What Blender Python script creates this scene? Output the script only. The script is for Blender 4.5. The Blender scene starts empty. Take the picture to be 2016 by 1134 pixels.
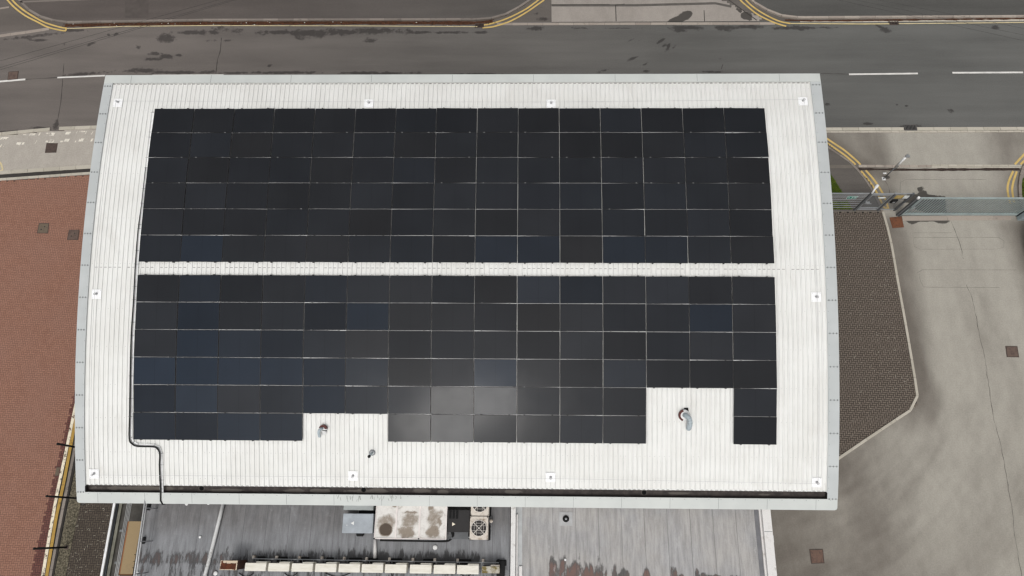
import bpy, bmesh, math, random
import numpy as np
from mathutils import Matrix, Vector
random.seed(7); RNG = np.random.default_rng(7)
SC = bpy.context.scene
COL = SC.collection
# ------------------------------------------------------------------ camera (surveyed from the panel grid)
RC = np.array([[0.9997931465139374, -0.0036606904543822877, 0.020006587144181808],
               [0.009879302235185234, 0.9472375075006124, -0.32038024872231596],
               [-0.017778176821778166, 0.3205116280720941, 0.947077733187445]])
CP = np.array([3.05, -10.27, 35.1]); FPX = 1400.0
cam = bpy.data.cameras.new('camera'); camo = bpy.data.objects.new('camera', cam); COL.objects.link(camo)
cam.sensor_width = 36; cam.lens = FPX * 36 / 2016; cam.clip_start = 0.5; cam.clip_end = 2000
m = Matrix(RC.tolist()).to_4x4(); m.translation = Vector(CP.tolist()); camo.matrix_world = m
SC.camera = camo
# ------------------------------------------------------------------ sky, sun, exposure: bright overcast noon
SUN_EL, SUN_AZ = math.radians(60), math.radians(190)     # azimuth clockwise from north (+y)
W = bpy.data.worlds.new('World'); SC.world = W; W.use_nodes = True
nt = W.node_tree; nt.nodes.clear()
sky = nt.nodes.new('ShaderNodeTexSky'); sky.sky_type = 'NISHITA'; sky.sun_disc = False
sky.sun_elevation = SUN_EL; sky.sun_rotation = SUN_AZ; sky.dust_density = 6; sky.air_density = 1.0
hs = nt.nodes.new('ShaderNodeHueSaturation'); hs.inputs['Saturation'].default_value = 0.12
bg = nt.nodes.new('ShaderNodeBackground'); bg.inputs[1].default_value = 0.12
wo = nt.nodes.new('ShaderNodeOutputWorld')
nt.links.new(sky.outputs[0], hs.inputs['Color']); nt.links.new(hs.outputs[0], bg.inputs[0]); nt.links.new(bg.outputs[0], wo.inputs[0])
sl = bpy.data.lights.new('sun', 'SUN'); sl.energy = 0.6; sl.angle = math.radians(10); sl.color = (1, 0.97, 0.93)
so = bpy.data.objects.new('sun', sl); COL.objects.link(so)
sd = Vector((math.sin(SUN_AZ) * math.cos(SUN_EL), math.cos(SUN_AZ) * math.cos(SUN_EL), math.sin(SUN_EL)))
so.rotation_euler = sd.to_track_quat('Z', 'Y').to_euler(); so.location = (0, -30, 60)
SC.view_settings.view_transform = 'Standard'; SC.view_settings.look = 'None'
SC.view_settings.exposure = 0.04; SC.view_settings.gamma = 1.0; SC.cycles.filter_width = 1.4

# ------------------------------------------------------------------ survey helpers
def at(px, py, z=0.0):
    d = RC @ np.array([(px - 1008) / FPX, -(py - 567) / FPX, -1.0])
    return CP + d * (z - CP[2]) / d[2]
def ats(pts, z=0.0): return [at(x, y, z) for x, y in pts]
B, ZR, AL, GAP = 0.019111410055804665, 7.176376684914828, math.radians(12.2), 0.5479917911668457
CA, SA = math.cos(AL), math.sin(AL)
def roofw(x, s, h=0.0):                       # a point on the curved roof: along x, arc length s, height h above panel plane
    th = s * B; r = 1 / B + h
    y, z = r * math.sin(th), r * math.cos(th) - 1 / B
    return Vector((x, CA * y - SA * z, SA * y + CA * z + ZR))
def rslope(s): return AL - s * B
def rxs(px, py, h=0.0):                       # image -> (x, s) on that surface
    lo = None
    zz = 6.0
    for _ in range(40):
        p = at(px, py, zz)
        # arc length of that y at height h: solve by iteration
        yy, z0 = p[1], zz - ZR
        ry, rz = CA * yy + SA * z0, -SA * yy + CA * z0
        s = math.atan2(ry, rz + 1 / B) / B
        zn = roofw(p[0], s, h)[2]
        zz += (zn - zz) * 0.9
    return p[0], s
def smooth(pts, n=8):
    P = [np.array(p, float) for p in pts]; out = []
    for i in range(len(P) - 1):
        p0 = P[max(i - 1, 0)]; p1 = P[i]; p2 = P[i + 1]; p3 = P[min(i + 2, len(P) - 1)]
        for k in range(n):
            t = k / n
            out.append(0.5 * ((2 * p1) + (-p0 + p2) * t + (2 * p0 - 5 * p1 + 4 * p2 - p3) * t * t + (-p0 + 3 * p1 - 3 * p2 + p3) * t ** 3))
    out.append(P[-1]); return out

# ------------------------------------------------------------------ material helpers
class T:
    def __init__(s, name):
        s.m = bpy.data.materials.new(name); s.m.use_nodes = True; s.t = s.m.node_tree
        s.b = s.t.nodes['Principled BSDF']; s.pos = s.n('ShaderNodeNewGeometry').outputs['Position']
    def n(s, k): return s.t.nodes.new(k)
    def put(s, sock, v):
        if hasattr(v, 'is_output'): s.t.links.new(v, sock)
        elif isinstance(v, (tuple, list)) and len(v) == 3 and sock.type == 'RGBA': sock.default_value = (*v, 1)
        else: sock.default_value = v
    def math(s, op, a, b=0.0, c=0.0, clamp=False):
        q = s.n('ShaderNodeMath'); q.operation = op; q.use_clamp = clamp
        for i, v in enumerate((a, b, c)): s.put(q.inputs[i], v)
        return q.outputs[0]
    def scale(s, vec, co=None):
        q = s.n('ShaderNodeVectorMath'); q.operation = 'MULTIPLY'; s.put(q.inputs[0], co or s.pos); q.inputs[1].default_value = vec
        return q.outputs[0]
    def noise(s, sc, det=4, rough=0.55, vec=(1, 1, 1), co=None, dist=0.0):
        q = s.n('ShaderNodeTexNoise'); q.inputs['Scale'].default_value = sc; q.inputs['Detail'].default_value = det
        q.inputs['Roughness'].default_value = rough; q.inputs['Distortion'].default_value = dist
        s.put(q.inputs['Vector'], s.scale(vec, co)); return q.outputs['Fac']
    def vor(s, sc, vec=(1, 1, 1), out='Distance'):
        q = s.n('ShaderNodeTexVoronoi'); q.inputs['Scale'].default_value = sc; s.put(q.inputs['Vector'], s.scale(vec)); return q.outputs[out]
    def rng(s, f, a, b, c=0.0, d=1.0):
        q = s.n('ShaderNodeMapRange'); s.put(q.inputs[0], f)
        for i, v in enumerate((a, b, c, d)): s.put(q.inputs[i + 1], v)
        q.interpolation_type = 'SMOOTHSTEP'; return q.outputs[0]
    def mix(s, f, a, b, mode='MIX'):
        q = s.n('ShaderNodeMix'); q.data_type = 'RGBA'; q.blend_type = mode
        s.put(q.inputs[0], f); s.put(q.inputs[6], a); s.put(q.inputs[7], b); return q.outputs[2]
    def attr(s, name, out='Fac'):
        q = s.n('ShaderNodeAttribute'); q.attribute_name = name; return q.outputs[out]
    def sep(s, v=None):
        q = s.n('ShaderNodeSeparateXYZ'); s.put(q.inputs[0], v or s.pos); return q.outputs
    def mul(s, col, f):                        # scale a colour by a value
        q = s.n('ShaderNodeVectorMath'); q.operation = 'SCALE'; s.put(q.inputs[0], col); s.put(q.inputs['Scale'], f); return q.outputs[0]
    def bump(s, h, strength=0.2, dist=0.02):
        q = s.n('ShaderNodeBump'); q.inputs['Strength'].default_value = strength; q.inputs['Distance'].default_value = dist
        s.put(q.inputs['Height'], h); s.put(s.b.inputs['Normal'], q.outputs[0])
    def done(s, col, rough=0.8, spec=0.3, metal=0.0):
        s.put(s.b.inputs['Base Color'], col); s.put(s.b.inputs['Roughness'], rough)
        s.put(s.b.inputs['Specular IOR Level'], spec); s.put(s.b.inputs['Metallic'], metal); return s.m
def plain(name, col, rough=0.6, spec=0.3, metal=0.0, var=0.12, sc=3.0, grain=0.06):
    t = T(name)
    f = t.math('ADD', t.rng(t.noise(sc, 5), 0.25, 0.75, 1 - var, 1 + var), t.rng(t.noise(40, 2), 0.2, 0.8, -grain, grain))
    return t.done(t.mul(t.mix(0.0, col, col), f), rough, spec, metal)
def dirty(name, col, dcol, amount=0.5, sc=2.0, rough=0.6, vec=(1, 1, 1), spec=0.3):
    t = T(name); n = t.noise(sc, 8, 0.65, vec)
    f = t.rng(n, 0.62 - 0.3 * amount, 0.78 - 0.2 * amount)
    c = t.mix(f, col, dcol)
    return t.done(t.mul(c, t.rng(t.noise(30, 3), 0.2, 0.8, 0.92, 1.08)), rough, spec)

# ------------------------------------------------------------------ mesh helpers
XF = {}
def link(o, parent=None):
    COL.objects.link(o)
    if parent: o.parent = parent
def thing(name, label, cat, loc=(0, 0, 0), rotz=0.0, rotx=0.0, group=None):
    o = bpy.data.objects.new(name, None); o.empty_display_size = 0.3; link(o)
    o.location = loc; o.rotation_euler = (rotx, 0, rotz); o['label'] = label; o['category'] = cat
    if group: o['group'] = group
    XF[o.name] = Matrix.Translation(Vector(loc)) @ Matrix.Rotation(rotz, 4, 'Z') @ Matrix.Rotation(rotx, 4, 'X')
    return o
def world(o):
    if o.name in XF: return XF[o.name]
    return world(o.parent) if o.parent else Matrix.Identity(4)
def obj(name, bm, mat, parent=None, smooth_=False, local=False, label=None, kind=None):
    me = bpy.data.meshes.new(name)
    if parent is not None and not local: bm.transform(world(parent).inverted())
    bm.normal_update(); bm.to_mesh(me); bm.free()
    for mm in (mat if isinstance(mat, (list, tuple)) else [mat]): me.materials.append(mm)
    if smooth_:
        for p in me.polygons: p.use_smooth = True
    o = bpy.data.objects.new(name, me); link(o, parent)
    if label: o['label'] = label
    if kind: o['kind'] = kind
    return o
def struct(name, bm, mat): return obj(name, bm, mat, kind='structure')
def tag(o, label, cat, group=None):
    o['label'] = label; o['category'] = cat
    if group: o['group'] = group
    return o
def nb(): return bmesh.new()
def box(bm, x0, x1, y0, y1, z0, z1, mi=0):
    v = [bm.verts.new(p) for p in ((x0, y0, z0), (x1, y0, z0), (x1, y1, z0), (x0, y1, z0), (x0, y0, z1), (x1, y0, z1), (x1, y1, z1), (x0, y1, z1))]
    for f in ((3, 2, 1, 0), (4, 5, 6, 7), (0, 1, 5, 4), (1, 2, 6, 5), (2, 3, 7, 6), (3, 0, 4, 7)):
        bm.faces.new([v[i] for i in f]).material_index = mi
    return bm
def bbox(bm, x0, x1, y0, y1, z0, z1, r=0.015):   # softly bevelled box
    t = nb(); box(t, x0, x1, y0, y1, z0, z1)
    bmesh.ops.bevel(t, geom=t.edges[:], offset=r, segments=2, affect='EDGES')
    me = bpy.data.meshes.new('t'); t.to_mesh(me); t.free(); bm.from_mesh(me); bpy.data.meshes.remove(me); return bm
def prism(bm, pts, z0, z1, mp=None):
    """closed outline -> solid; mp maps (x, y, z) to a point"""
    mp = mp or (lambda x, y, z: (x, y, z))
    lo = [bm.verts.new(mp(p[0], p[1], z0)) for p in pts]; hi = [bm.verts.new(mp(p[0], p[1], z1)) for p in pts]
    n = len(pts)
    fs = [bm.faces.new(hi), bm.faces.new(lo[::-1])] + [bm.faces.new((lo[i], lo[(i + 1) % n], hi[(i + 1) % n], hi[i])) for i in range(n)]
    bmesh.ops.recalc_face_normals(bm, faces=fs); return bm
def sheet(pts, z):
    bm = nb(); f = bm.faces.new([bm.verts.new((p[0], p[1], z)) for p in pts]); f.normal_update()
    if f.normal.z < 0: f.normal_flip()
    bmesh.ops.triangulate(bm, faces=[f]); return bm
def tube(bm, pts, r, n=8, caps=True):
    P = [Vector(p) for p in pts]; rings = []
    up = Vector((0, 0, 1))
    for i, p in enumerate(P):
        d = (P[min(i + 1, len(P) - 1)] - P[max(i - 1, 0)]).normalized()
        a = d.cross(up)
        if a.length < 1e-3: a = d.cross(Vector((0, 1, 0)))
        a.normalize(); b = a.cross(d)
        rr = r[i] if isinstance(r, (list, tuple)) else r
        rings.append([bm.verts.new(p + a * (rr * math.cos(2 * math.pi * k / n)) + b * (rr * math.sin(2 * math.pi * k / n))) for k in range(n)])
    fs = []
    for u, w in zip(rings, rings[1:]):
        for k in range(n): fs.append(bm.faces.new((u[k], u[(k + 1) % n], w[(k + 1) % n], w[k])))
    if caps: fs += [bm.faces.new(rings[0][::-1]), bm.faces.new(rings[-1])]
    bmesh.ops.recalc_face_normals(bm, faces=fs); return bm
def lathe(bm, prof, c, n=20):
    rings = [[bm.verts.new((c[0] + r * math.cos(2 * math.pi * k / n), c[1] + r * math.sin(2 * math.pi * k / n), c[2] + z)) for k in range(n)] for r, z in prof]
    fs = []
    for u, w in zip(rings, rings[1:]):
        for k in range(n): fs.append(bm.faces.new((u[k], u[(k + 1) % n], w[(k + 1) % n], w[k])))
    fs.append(bm.faces.new(rings[-1])); bmesh.ops.recalc_face_normals(bm, faces=fs); return bm
def ribbon(bm, pts, w, z, wob=0.0):
    P = [np.array(p[:2], float) for p in pts]; L = []; R = []
    for i, p in enumerate(P):
        d = P[min(i + 1, len(P) - 1)] - P[max(i - 1, 0)]; d /= np.linalg.norm(d) + 1e-9; nrm = np.array([-d[1], d[0]])
        ww = w / 2 * (1 + random.uniform(-wob, wob))
        L.append(bm.verts.new((*(p + nrm * ww), z))); R.append(bm.verts.new((*(p - nrm * ww), z)))
    for i in range(len(P) - 1): bm.faces.new((R[i], R[i + 1], L[i + 1], L[i]))
    return bm
def remat(bm, n0, mi):
    bm.faces.ensure_lookup_table()
    for f in bm.faces[n0:]: f.material_index = mi
def resample(pts, step):
    P = [np.array(p[:2], float) for p in pts]; out = [P[0]]; acc = 0.0
    for a, b in zip(P, P[1:]):
        L = np.linalg.norm(b - a); t = step - acc
        while t <= L: out.append(a + (b - a) * t / L); t += step
        acc = L - (t - step)
    if np.linalg.norm(out[-1] - P[-1]) > step * 0.3: out.append(P[-1])
    return out
def kerb(pts, w, h, mat, stone=0.915, z0=-0.02, side=0.0):
    """a run of kerb stones along a line, each stone with its own tone"""
    bm = nb(); lay = bm.faces.layers.float.new('tone'); P = resample(pts, stone)
    for a, b in zip(P, P[1:]):
        d = b - a; L = np.linalg.norm(d)
        if L < 0.05: continue
        d /= L; nr = np.array([-d[1], d[0]]); g = 0.008; o = nr * side
        a2, b2 = a + d * g + o, b - d * g + o; tone = random.random(); n0 = len(bm.faces)
        q = [a2 - nr * w / 2, b2 - nr * w / 2, b2 + nr * w / 2, a2 + nr * w / 2]
        prism(bm, q, z0, h); bm.faces.ensure_lookup_table()
        for f in bm.faces[n0:]: f[lay] = tone
    return struct('kerb', bm, mat)
def inpoly(X, Y, poly):
    X = np.asarray(X); Y = np.asarray(Y); c = np.zeros(X.shape, bool); n = len(poly)
    for i in range(n):
        x0, y0 = poly[i][:2]; x1, y1 = poly[(i + 1) % n][:2]
        if abs(y1 - y0) < 1e-12: continue
        c ^= ((y0 > Y) != (y1 > Y)) & (X < (x1 - x0) * (Y - y0) / (y1 - y0) + x0)
    return c
def grid(name, x0, x1, y0, y1, step, z, mat, attrs={}, warp=None, parent=None, poly=None, zf=None):
    nx, ny = max(1, int(round((x1 - x0) / step))), max(1, int(round((y1 - y0) / step)))
    X, Y = np.meshgrid(np.linspace(x0, x1, nx + 1), np.linspace(y0, y1, ny + 1))
    if warp: X, Y = warp(X, Y)
    V = np.stack([X, Y, np.full_like(X, z) if zf is None else zf(X, Y)], -1).reshape(-1, 3)
    i = np.arange(ny)[:, None] * (nx + 1) + np.arange(nx)[None]
    F = np.stack([i, i + 1, i + nx + 2, i + nx + 1], -1).reshape(-1, 4)
    if poly is not None:
        c = V[F].mean(1); F = F[inpoly(c[:, 0], c[:, 1], poly)]
    if parent is not None:
        M = np.array(world(parent).inverted()); V = V @ M[:3, :3].T + M[:3, 3]
    me = bpy.data.meshes.new(name); me.from_pydata(V.tolist(), [], F.tolist())
    for k, fn in attrs.items():
        a = me.attributes.new(k, 'FLOAT', 'POINT'); a.data.foreach_set('value', np.clip(fn(X, Y), 0, 1).reshape(-1).astype(np.float32))
    me.materials.append(mat); o = bpy.data.objects.new(name, me); link(o, parent)
    if parent is None: o['kind'] = 'structure'
    return o
_PN = np.random.default_rng(3).random((256, 256))
def pn(X, Y, sc):
    v = 0 * X; amp = .5; f = sc
    for k in range(4):
        u, w = X * f + 31.7 * k + 500, Y * f + 17.3 * k + 500; i, j = np.floor(u).astype(int), np.floor(w).astype(int); a, b = u - i, w - j
        a, b = a * a * (3 - 2 * a), b * b * (3 - 2 * b); g = lambda p, q: _PN[p % 256, q % 256]
        v = v + amp * ((g(i, j) * (1 - a) + g(i + 1, j) * a) * (1 - b) + (g(i, j + 1) * (1 - a) + g(i + 1, j + 1) * a) * b); amp *= .5; f *= 2.1
    return v / .9375 - .5
def ell(items, z=0.0, ppm=34.5):
    """soft stain field from a list of image ellipses (px, py, rx, ry, rotation)"""
    E = []
    for it in items:
        px, py, rx, ry = it[:4]; rot = math.radians(it[4]) if len(it) > 4 else 0; amp = it[5] if len(it) > 5 else 1
        c = at(px, py, z); E.append((c[0], c[1], rx / ppm, ry / ppm, rot, amp))
    def fn(X, Y):
        v = np.zeros_like(X); wob = 1 + 1.3 * pn(X, Y, 2.2 * ppm / 34.5)
        for cx, cy, rx, ry, r, amp in E:
            u = (X - cx) * math.cos(r) + (Y - cy) * math.sin(r); w = -(X - cx) * math.sin(r) + (Y - cy) * math.cos(r)
            v = np.maximum(v, amp * np.clip(1.35 - np.sqrt((u / rx) ** 2 + (w / ry) ** 2) * 0.75 * wob, 0, 1))
        return v
    return fn
def sstep(x, a, b):
    t = np.clip((x - a) / (b - a), 0, 1); return t * t * (3 - 2 * t)
def copy_tree(o, parent=None):
    c = o.copy(); COL.objects.link(c); c.parent = parent
    for ch in list(o.children): copy_tree(ch, c)
    return c
ORD = ['first', 'second', 'third', 'fourth', 'fifth', 'sixth', 'seventh', 'eighth', 'ninth', 'tenth', 'eleventh', 'twelfth', 'thirteenth', 'fourteenth', 'fifteenth']
# ------------------------------------------------------------------ materials
def m_asphalt(name, left, right, stain=(0.03, 0.026, 0.025), amp=0.1):
    t = T(name); x = t.sep()[0]
    c = t.mix(t.rng(x, -24, 24), left, right)
    f = t.math('ADD', t.rng(t.noise(0.35, 5, 0.6, (0.35, 1, 1)), 0.3, 0.7, 1 - amp, 1 + amp), t.rng(t.noise(18, 5, 0.8), 0.25, 0.75, -0.17, 0.17))
    f = t.math('ADD', f, t.rng(t.noise(1.1, 5, .6, (.06, 1, 1)), .35, .65, -.07, .07))
    c = t.mul(c, f)
    a = t.attr('stain'); n = t.noise(3.2, 10, 0.78, (1, 1.2, 1))
    k = t.math('ADD', a, t.math('MULTIPLY', t.math('SUBTRACT', n, 0.5), 2.4))
    k = t.math('MULTIPLY', t.rng(k, 0.42, 0.86), t.rng(a, 0.02, 0.25))
    c = t.mix(t.math('MULTIPLY', k, 0.72), c, stain)
    t.bump(t.noise(60, 2), 0.15, 0.01)
    return t.done(c, 0.85, 0.25)
M_ROAD = m_asphalt('road_asphalt', (0.146, 0.128, 0.116), (0.118, 0.117, 0.11))
M_FOOT = m_asphalt('footway_asphalt', (0.098, 0.083, 0.075), (0.085, 0.083, 0.077))
M_TAR = m_asphalt('old_tarmac', (0.125, 0.108, 0.096), (0.125, 0.112, 0.1))
def m_yard(name, light, dark, wet=(0.05, 0.045, 0.04)):
    t = T(name); a = t.attr('dirt'); w = t.attr('wet')
    n = t.noise(0.6, 6, 0.62, (1, 0.5, 1)); n2 = t.noise(1.7, 7, 0.65, (1.3, 0.7, 1))
    k = t.math('ADD', a, t.math('MULTIPLY', t.math('SUBTRACT', n, 0.5), 0.6))
    c = t.mix(t.rng(k, 0.0, 1.0), light, dark)
    c = t.mul(c, t.math('ADD', t.rng(n2, 0.3, 0.7, 0.94, 1.05), t.rng(t.noise(15, 5, 0.8), 0.25, 0.75, -0.13, 0.13)))
    sp = t.rng(t.noise(9, 3, 0.6), 0.72, 0.8); c = t.mix(t.math('MULTIPLY', sp, 0.35), c, dark)
    kw = t.math('ADD', w, t.math('MULTIPLY', t.math('SUBTRACT', t.noise(3, 8, 0.7), 0.5), 0.35))
    c = t.mix(t.rng(kw, 0.5, 0.62, 0, 0.9), c, wet)
    t.bump(t.noise(50, 2), 0.12, 0.01)
    return t.done(c, 0.85, 0.25)
M_YARD = m_yard('yard_concrete', (0.36, 0.337, 0.292), (0.145, 0.127, 0.108))
M_CROSS = m_yard('crossover_concrete', (0.36, 0.325, 0.29), (0.18, 0.157, 0.138))
M_PAVE = m_yard('pavement_concrete', (0.4, 0.365, 0.32), (0.2, 0.175, 0.15))
def m_kerb(name, a, b, dirt=0.5):
    t = T(name); c = t.mix(t.attr('tone'), a, b)
    c = t.mix(t.rng(t.noise(3.5, 8, 0.7), 0.55, 0.75, 0, dirt), c, (0.07, 0.058, 0.048))
    return t.done(t.mul(c, t.rng(t.noise(30, 3), 0.2, 0.8, 0.9, 1.1)), 0.85, 0.2)
M_KERB = m_kerb('kerb_stone', (0.3, 0.255, 0.22), (0.4, 0.35, 0.3))
M_KERBD = m_kerb('weathered_kerb_stone', (0.19, 0.165, 0.145), (0.27, 0.235, 0.205), 0.7)
M_KERBL = m_kerb('pale_kerb_stone', (0.42, 0.385, 0.32), (0.5, 0.46, 0.39), 0.35)
def m_brick(name, cols, joint):
    t = T(name); a = t.attr('tone')
    c = t.mix(a, cols[0], cols[1]); c = t.mix(t.rng(t.noise(0.45, 5, 0.6), 0.35, 0.7, 0, 0.55), c, cols[2])
    c = t.mul(c, t.rng(t.noise(25, 4, 0.7), 0.2, 0.8, 0.85, 1.15))
    c = t.mix(t.rng(t.noise(1.1, 8, 0.7), 0.62, 0.72, 0, 0.35), c, joint)
    return t.done(c, 0.9, 0.15)
M_RED = m_brick('red_block', ((0.275, 0.142, 0.1), (0.32, 0.17, 0.122), (0.305, 0.17, 0.128)), (0.17, 0.09, 0.065))
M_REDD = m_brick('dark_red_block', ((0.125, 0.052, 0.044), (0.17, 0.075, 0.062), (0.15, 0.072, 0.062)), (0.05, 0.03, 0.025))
M_BROWN = m_brick('brown_block', ((0.135, 0.11, 0.09), (0.17, 0.14, 0.115), (0.15, 0.124, 0.103)), (0.08, 0.067, 0.056))
M_JOINTR = plain('red_joint_sand', (0.13, 0.07, 0.052), 0.95)
M_JOINTB = plain('dark_joint_sand', (0.03, 0.025, 0.021), 0.95)
def m_paint(name, col, worn=0.5, sc=5.0):
    t = T(name); n = t.noise(sc, 9, 0.75)
    c = t.mul(t.mix(t.rng(t.noise(2.2, 6), 0.4, 0.7, 0, 0.4), col, tuple(v * 0.6 for v in col)), t.rng(t.noise(30, 2), 0.2, 0.8, 0.9, 1.08))
    t.done(c, 0.7, 0.3); al = t.rng(n, 0.2 + worn * 0.3 - 0.08, 0.2 + worn * 0.3 + 0.05); t.put(t.b.inputs['Alpha'], al)
    return t.m
M_YEL = m_paint('yellow_road_paint', (0.62, 0.44, 0.15), 0.25)
M_YELW = m_paint('worn_yellow_paint', (0.62, 0.52, 0.31), 0.62)
M_YELP = m_paint('pale_yellow_paint', (0.64, 0.53, 0.28), .3)
M_YELG = m_paint('golden_line_paint', (0.42, 0.26, 0.06), 0.62)
M_WHT = m_paint('white_road_paint', (0.72, 0.7, 0.66), 0.3)
M_WHTW = m_paint('worn_white_paint', (0.74, 0.69, 0.6), 0.85, 4.0)
M_CRACK = plain('crack_filler', (0.045, 0.04, 0.036), 0.9)
# ------------------------------------------------------------------ ground, road, pavements
bm = nb(); box(bm, -300, 300, -300, 300, -0.6, -0.06); struct('ground', bm, plain('far_ground', (0.12, 0.11, 0.1), 0.95))
def bend(x): return np.where(x < -18, -0.0052 * (x + 18) ** 2, 0.0) if isinstance(x, np.ndarray) else (-0.0052 * (x + 18) ** 2 if x < -18 else 0.0)
def roadwarp(X, Y): return X, Y + np.where(X < -18, -0.0052 * (np.maximum(X, -45) + 18) ** 2, 0.0)
z1 = lambda k, ox: [((x / 3.78 + ox), (y / 3.78), rx / 3.78, ry / 3.78, *r) for x, y, rx, ry, *r in k]
road_st = z1([(1240, 290, 62, 40), (1150, 400, 55, 16), (1235, 420, 48, 27), (1140, 440, 60, 16), (1330, 410, 28, 12), (1030, 355, 18, 25, 60), (1430, 240, 130, 20),
              (1580, 242, 35, 18), (860, 258, 22, 13, 30), (810, 262, 12, 16, 45), (480, 325, 10, 22), (680, 328, 30, 12, 20), (1050, 525, 150, 22), (1320, 538, 260, 14), (1760, 542, 120, 12),
              (300, 300, 60, 12), (250, 268, 230, 16, 8, .8), (560, 225, 90, 12), (420, 930, 18, 34), (60, 975, 90, 10, 5), (300, 950, 60, 8, 4), (1560, 300, 60, 10, 0, .7), (1700, 300, 40, 14, 0, .7), (640, 550, 130, 14, 5),
              (1640, 215, 70, 30, 0, .7), (1760, 235, 70, 35, 0, .7)], 0) + \
    z1([(160, 240, 140, 20), (400, 245, 180, 32), (640, 240, 150, 32), (880, 232, 190, 28), (340, 280, 80, 20, 0, .8), (850, 300, 70, 26, 0, .75), (1230, 240, 100, 12), (1430, 242, 130, 12), (1680, 240, 70, 9), (200, 540, 280, 14), (760, 543, 180, 12),
        (980, 545, 220, 10), (1650, 550, 220, 7), (100, 490, 20, 15)], 504) + \
    z1([(1110, 305, 44, 11, 35), (1135, 337, 20, 14, 50), (1163, 345, 32, 11, 65), (1210, 345, 26, 10, 50, .8), (915, 430, 46, 10, 25), (690, 525, 46, 9, 12, .8), (995, 475, 30, 8, 35, .7), (170, 212, 80, 20), (800, 210, 150, 8, 0, .75), (500, 208, 90, 8, 0, .7), (1300, 205, 120, 22),
        (1250, 225, 60, 18), (1580, 205, 80, 20), (1760, 200, 120, 14), (880, 300, 34, 5, 30, .7), (950, 300, 34, 5, 30, .7), (1000, 530, 40, 12), (1500, 535, 80, 9), (1550, 440, 22, 6)], 1008) + \
    z1([(885, 225, 36, 20, -10), (840, 203, 34, 12, -30), (200, 210, 180, 16), (430, 205, 140, 10, 0, .8), (740, 920, 44, 10), (1358, 825, 26, 18), (1690, 205, 32, 18), (440, 775, 18, 12), (960, 778, 12, 8), (1030, 788, 12, 7), (1060, 940, 90, 12, 0, .8)], 1512)
_rs = ell(road_st)
grid('road', -32, 36, 11.1, 18.35, 0.08, 0.0, M_ROAD, {'stain': _rs}, roadwarp)
for _a, _b in ((-70, -32), (36, 80)): grid('road', _a, _b, 11.1, 18.35, 1.0, 0.0, M_ROAD, {'stain': lambda X, Y: 0 * X}, roadwarp)
# far side of the road: side road mouth, entrance crossover, raised footways
arcL = smooth(ats([(8, -60), (22, -22), (42, 4), (60, 22), (80, 33.5), (104, 41), (126, 45.5)]))
kL = [p for p in arcL] + [at(400, 41.0), at(700, 40.2), at(955, 39.6)] 
arcM = smooth(ats([(955, 39.6), (978, 35), (1002, 27), (1022, 15.5), (1048, -2), (1075, -25), (1100, -60)]))
arcR = smooth(ats([(1440, -60), (1462, -20), (1479, 2), (1497, 14), (1520, 26), (1545, 33.5), (1573, 36)]))
GROUND_N = [(-80, 18.2), (-80, 60), (80, 60), (80, 18.2)]
grid('side_road', -60, 70, 17.0, 40, 0.5, -0.008, M_TAR, {'stain': ell(z1([(190, 70, 30, 20), (230, 140, 40, 18), (160, 90, 20, 14), (700, 0, 10, 3)], 1008))})
def foot(pts): 
    bm = nb(); prism(bm, pts, -0.02, 0.1); return struct('footway', bm, M_FOOT)
foot([(p[0], p[1]) for p in arcL[2:]] + [(p[0], p[1]) for p in ats([(400, 41.0), (700, 40.2)])] + [(p[0], p[1]) for p in arcM] + [(arcM[-1][0], 34), (arcL[2][0], 34)])
foot([(p[0], p[1]) for p in arcR] + [(60, at(2016, 32)[1] + .02), (60, 34), (arcR[0][0], 34)])
kerb(arcL[2:] + ats([(400, 41.0), (700, 40.2)]) + arcM, 0.13, 0.106, M_KERBD, side=0.0)
kerb(arcR + [np.array([60, at(2016, 32)[1]])], 0.13, 0.106, M_KERB)
# pale concrete entrance apron with its drainage channel and patches
cx0, cx1 = at(1086, 43)[0], at(1500, 43)[0]
wetN = ell([(1336, 38, 26, 9, 15), (1352, 30, 14, 8, 40), (1468, 31, 12, 12), (1456, 20, 8, 4, -40)])
apron = [tuple(at(*q)[:2]) for q in [(1086, 44), (1493, 43), (1500, 34), (1462, 20), (1420, 0), (1330, -70), (1086, -70)]]
grid('entrance_apron', cx0, at(1500, 40)[0], at(1086, 44)[1], 24, 0.15, 0.0, M_CROSS,
     {'dirt': lambda X, Y: 0.25 + 0.35 * sstep(Y, 18.6, 22), 'wet': wetN}, poly=apron)
bm = nb(); ribbon(bm, [at(1086, 10.5), at(1250, 10.5), at(1408, 6.5), at(1440, 13)], 0.17, 0.004); struct('drain_channel', bm, plain('channel_tarmac', (0.11, 0.1, 0.09), 0.9))
bm = nb()
for a in ([(1432, -2), (1462, 20), (1490, 40)], [(1084, 10), (1200, 9)], [(1386, 20), (1387, 42)], [(1213, 42), (1212, 10), (1230, 8)]):
    ribbon(bm, ats(a), 0.05, 0.008, 0.3)
struct('road_crack', bm, M_CRACK)
grid('asphalt_patch', at(1036, 40)[0], cx0 - 0.02, at(1036, 43.5)[1], 22, 0.2, -0.002, M_TAR, {'stain': ell(z1([(230, 140, 40, 16), (180, 95, 26, 12), (215, 65, 30, 8)], 1008))})
kerb([at(978, 47.5), at(1530, 46.3)], 0.17, 0.012, M_KERBL if 0 else M_KERB)
kerb([at(-40, 79), at(0, 70.5), at(50, 64), at(97, 56.5)], 0.2, 0.012, M_KERB)
kerb([at(-40, 22), at(0, 17), at(18, 14)], 0.12, 0.008, M_KERB)
kerb([at(1575, 42), at(1700, 42), at(1850, 40.5), at(2200, 39)], 0.14, 0.012, M_KERBL)
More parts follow.
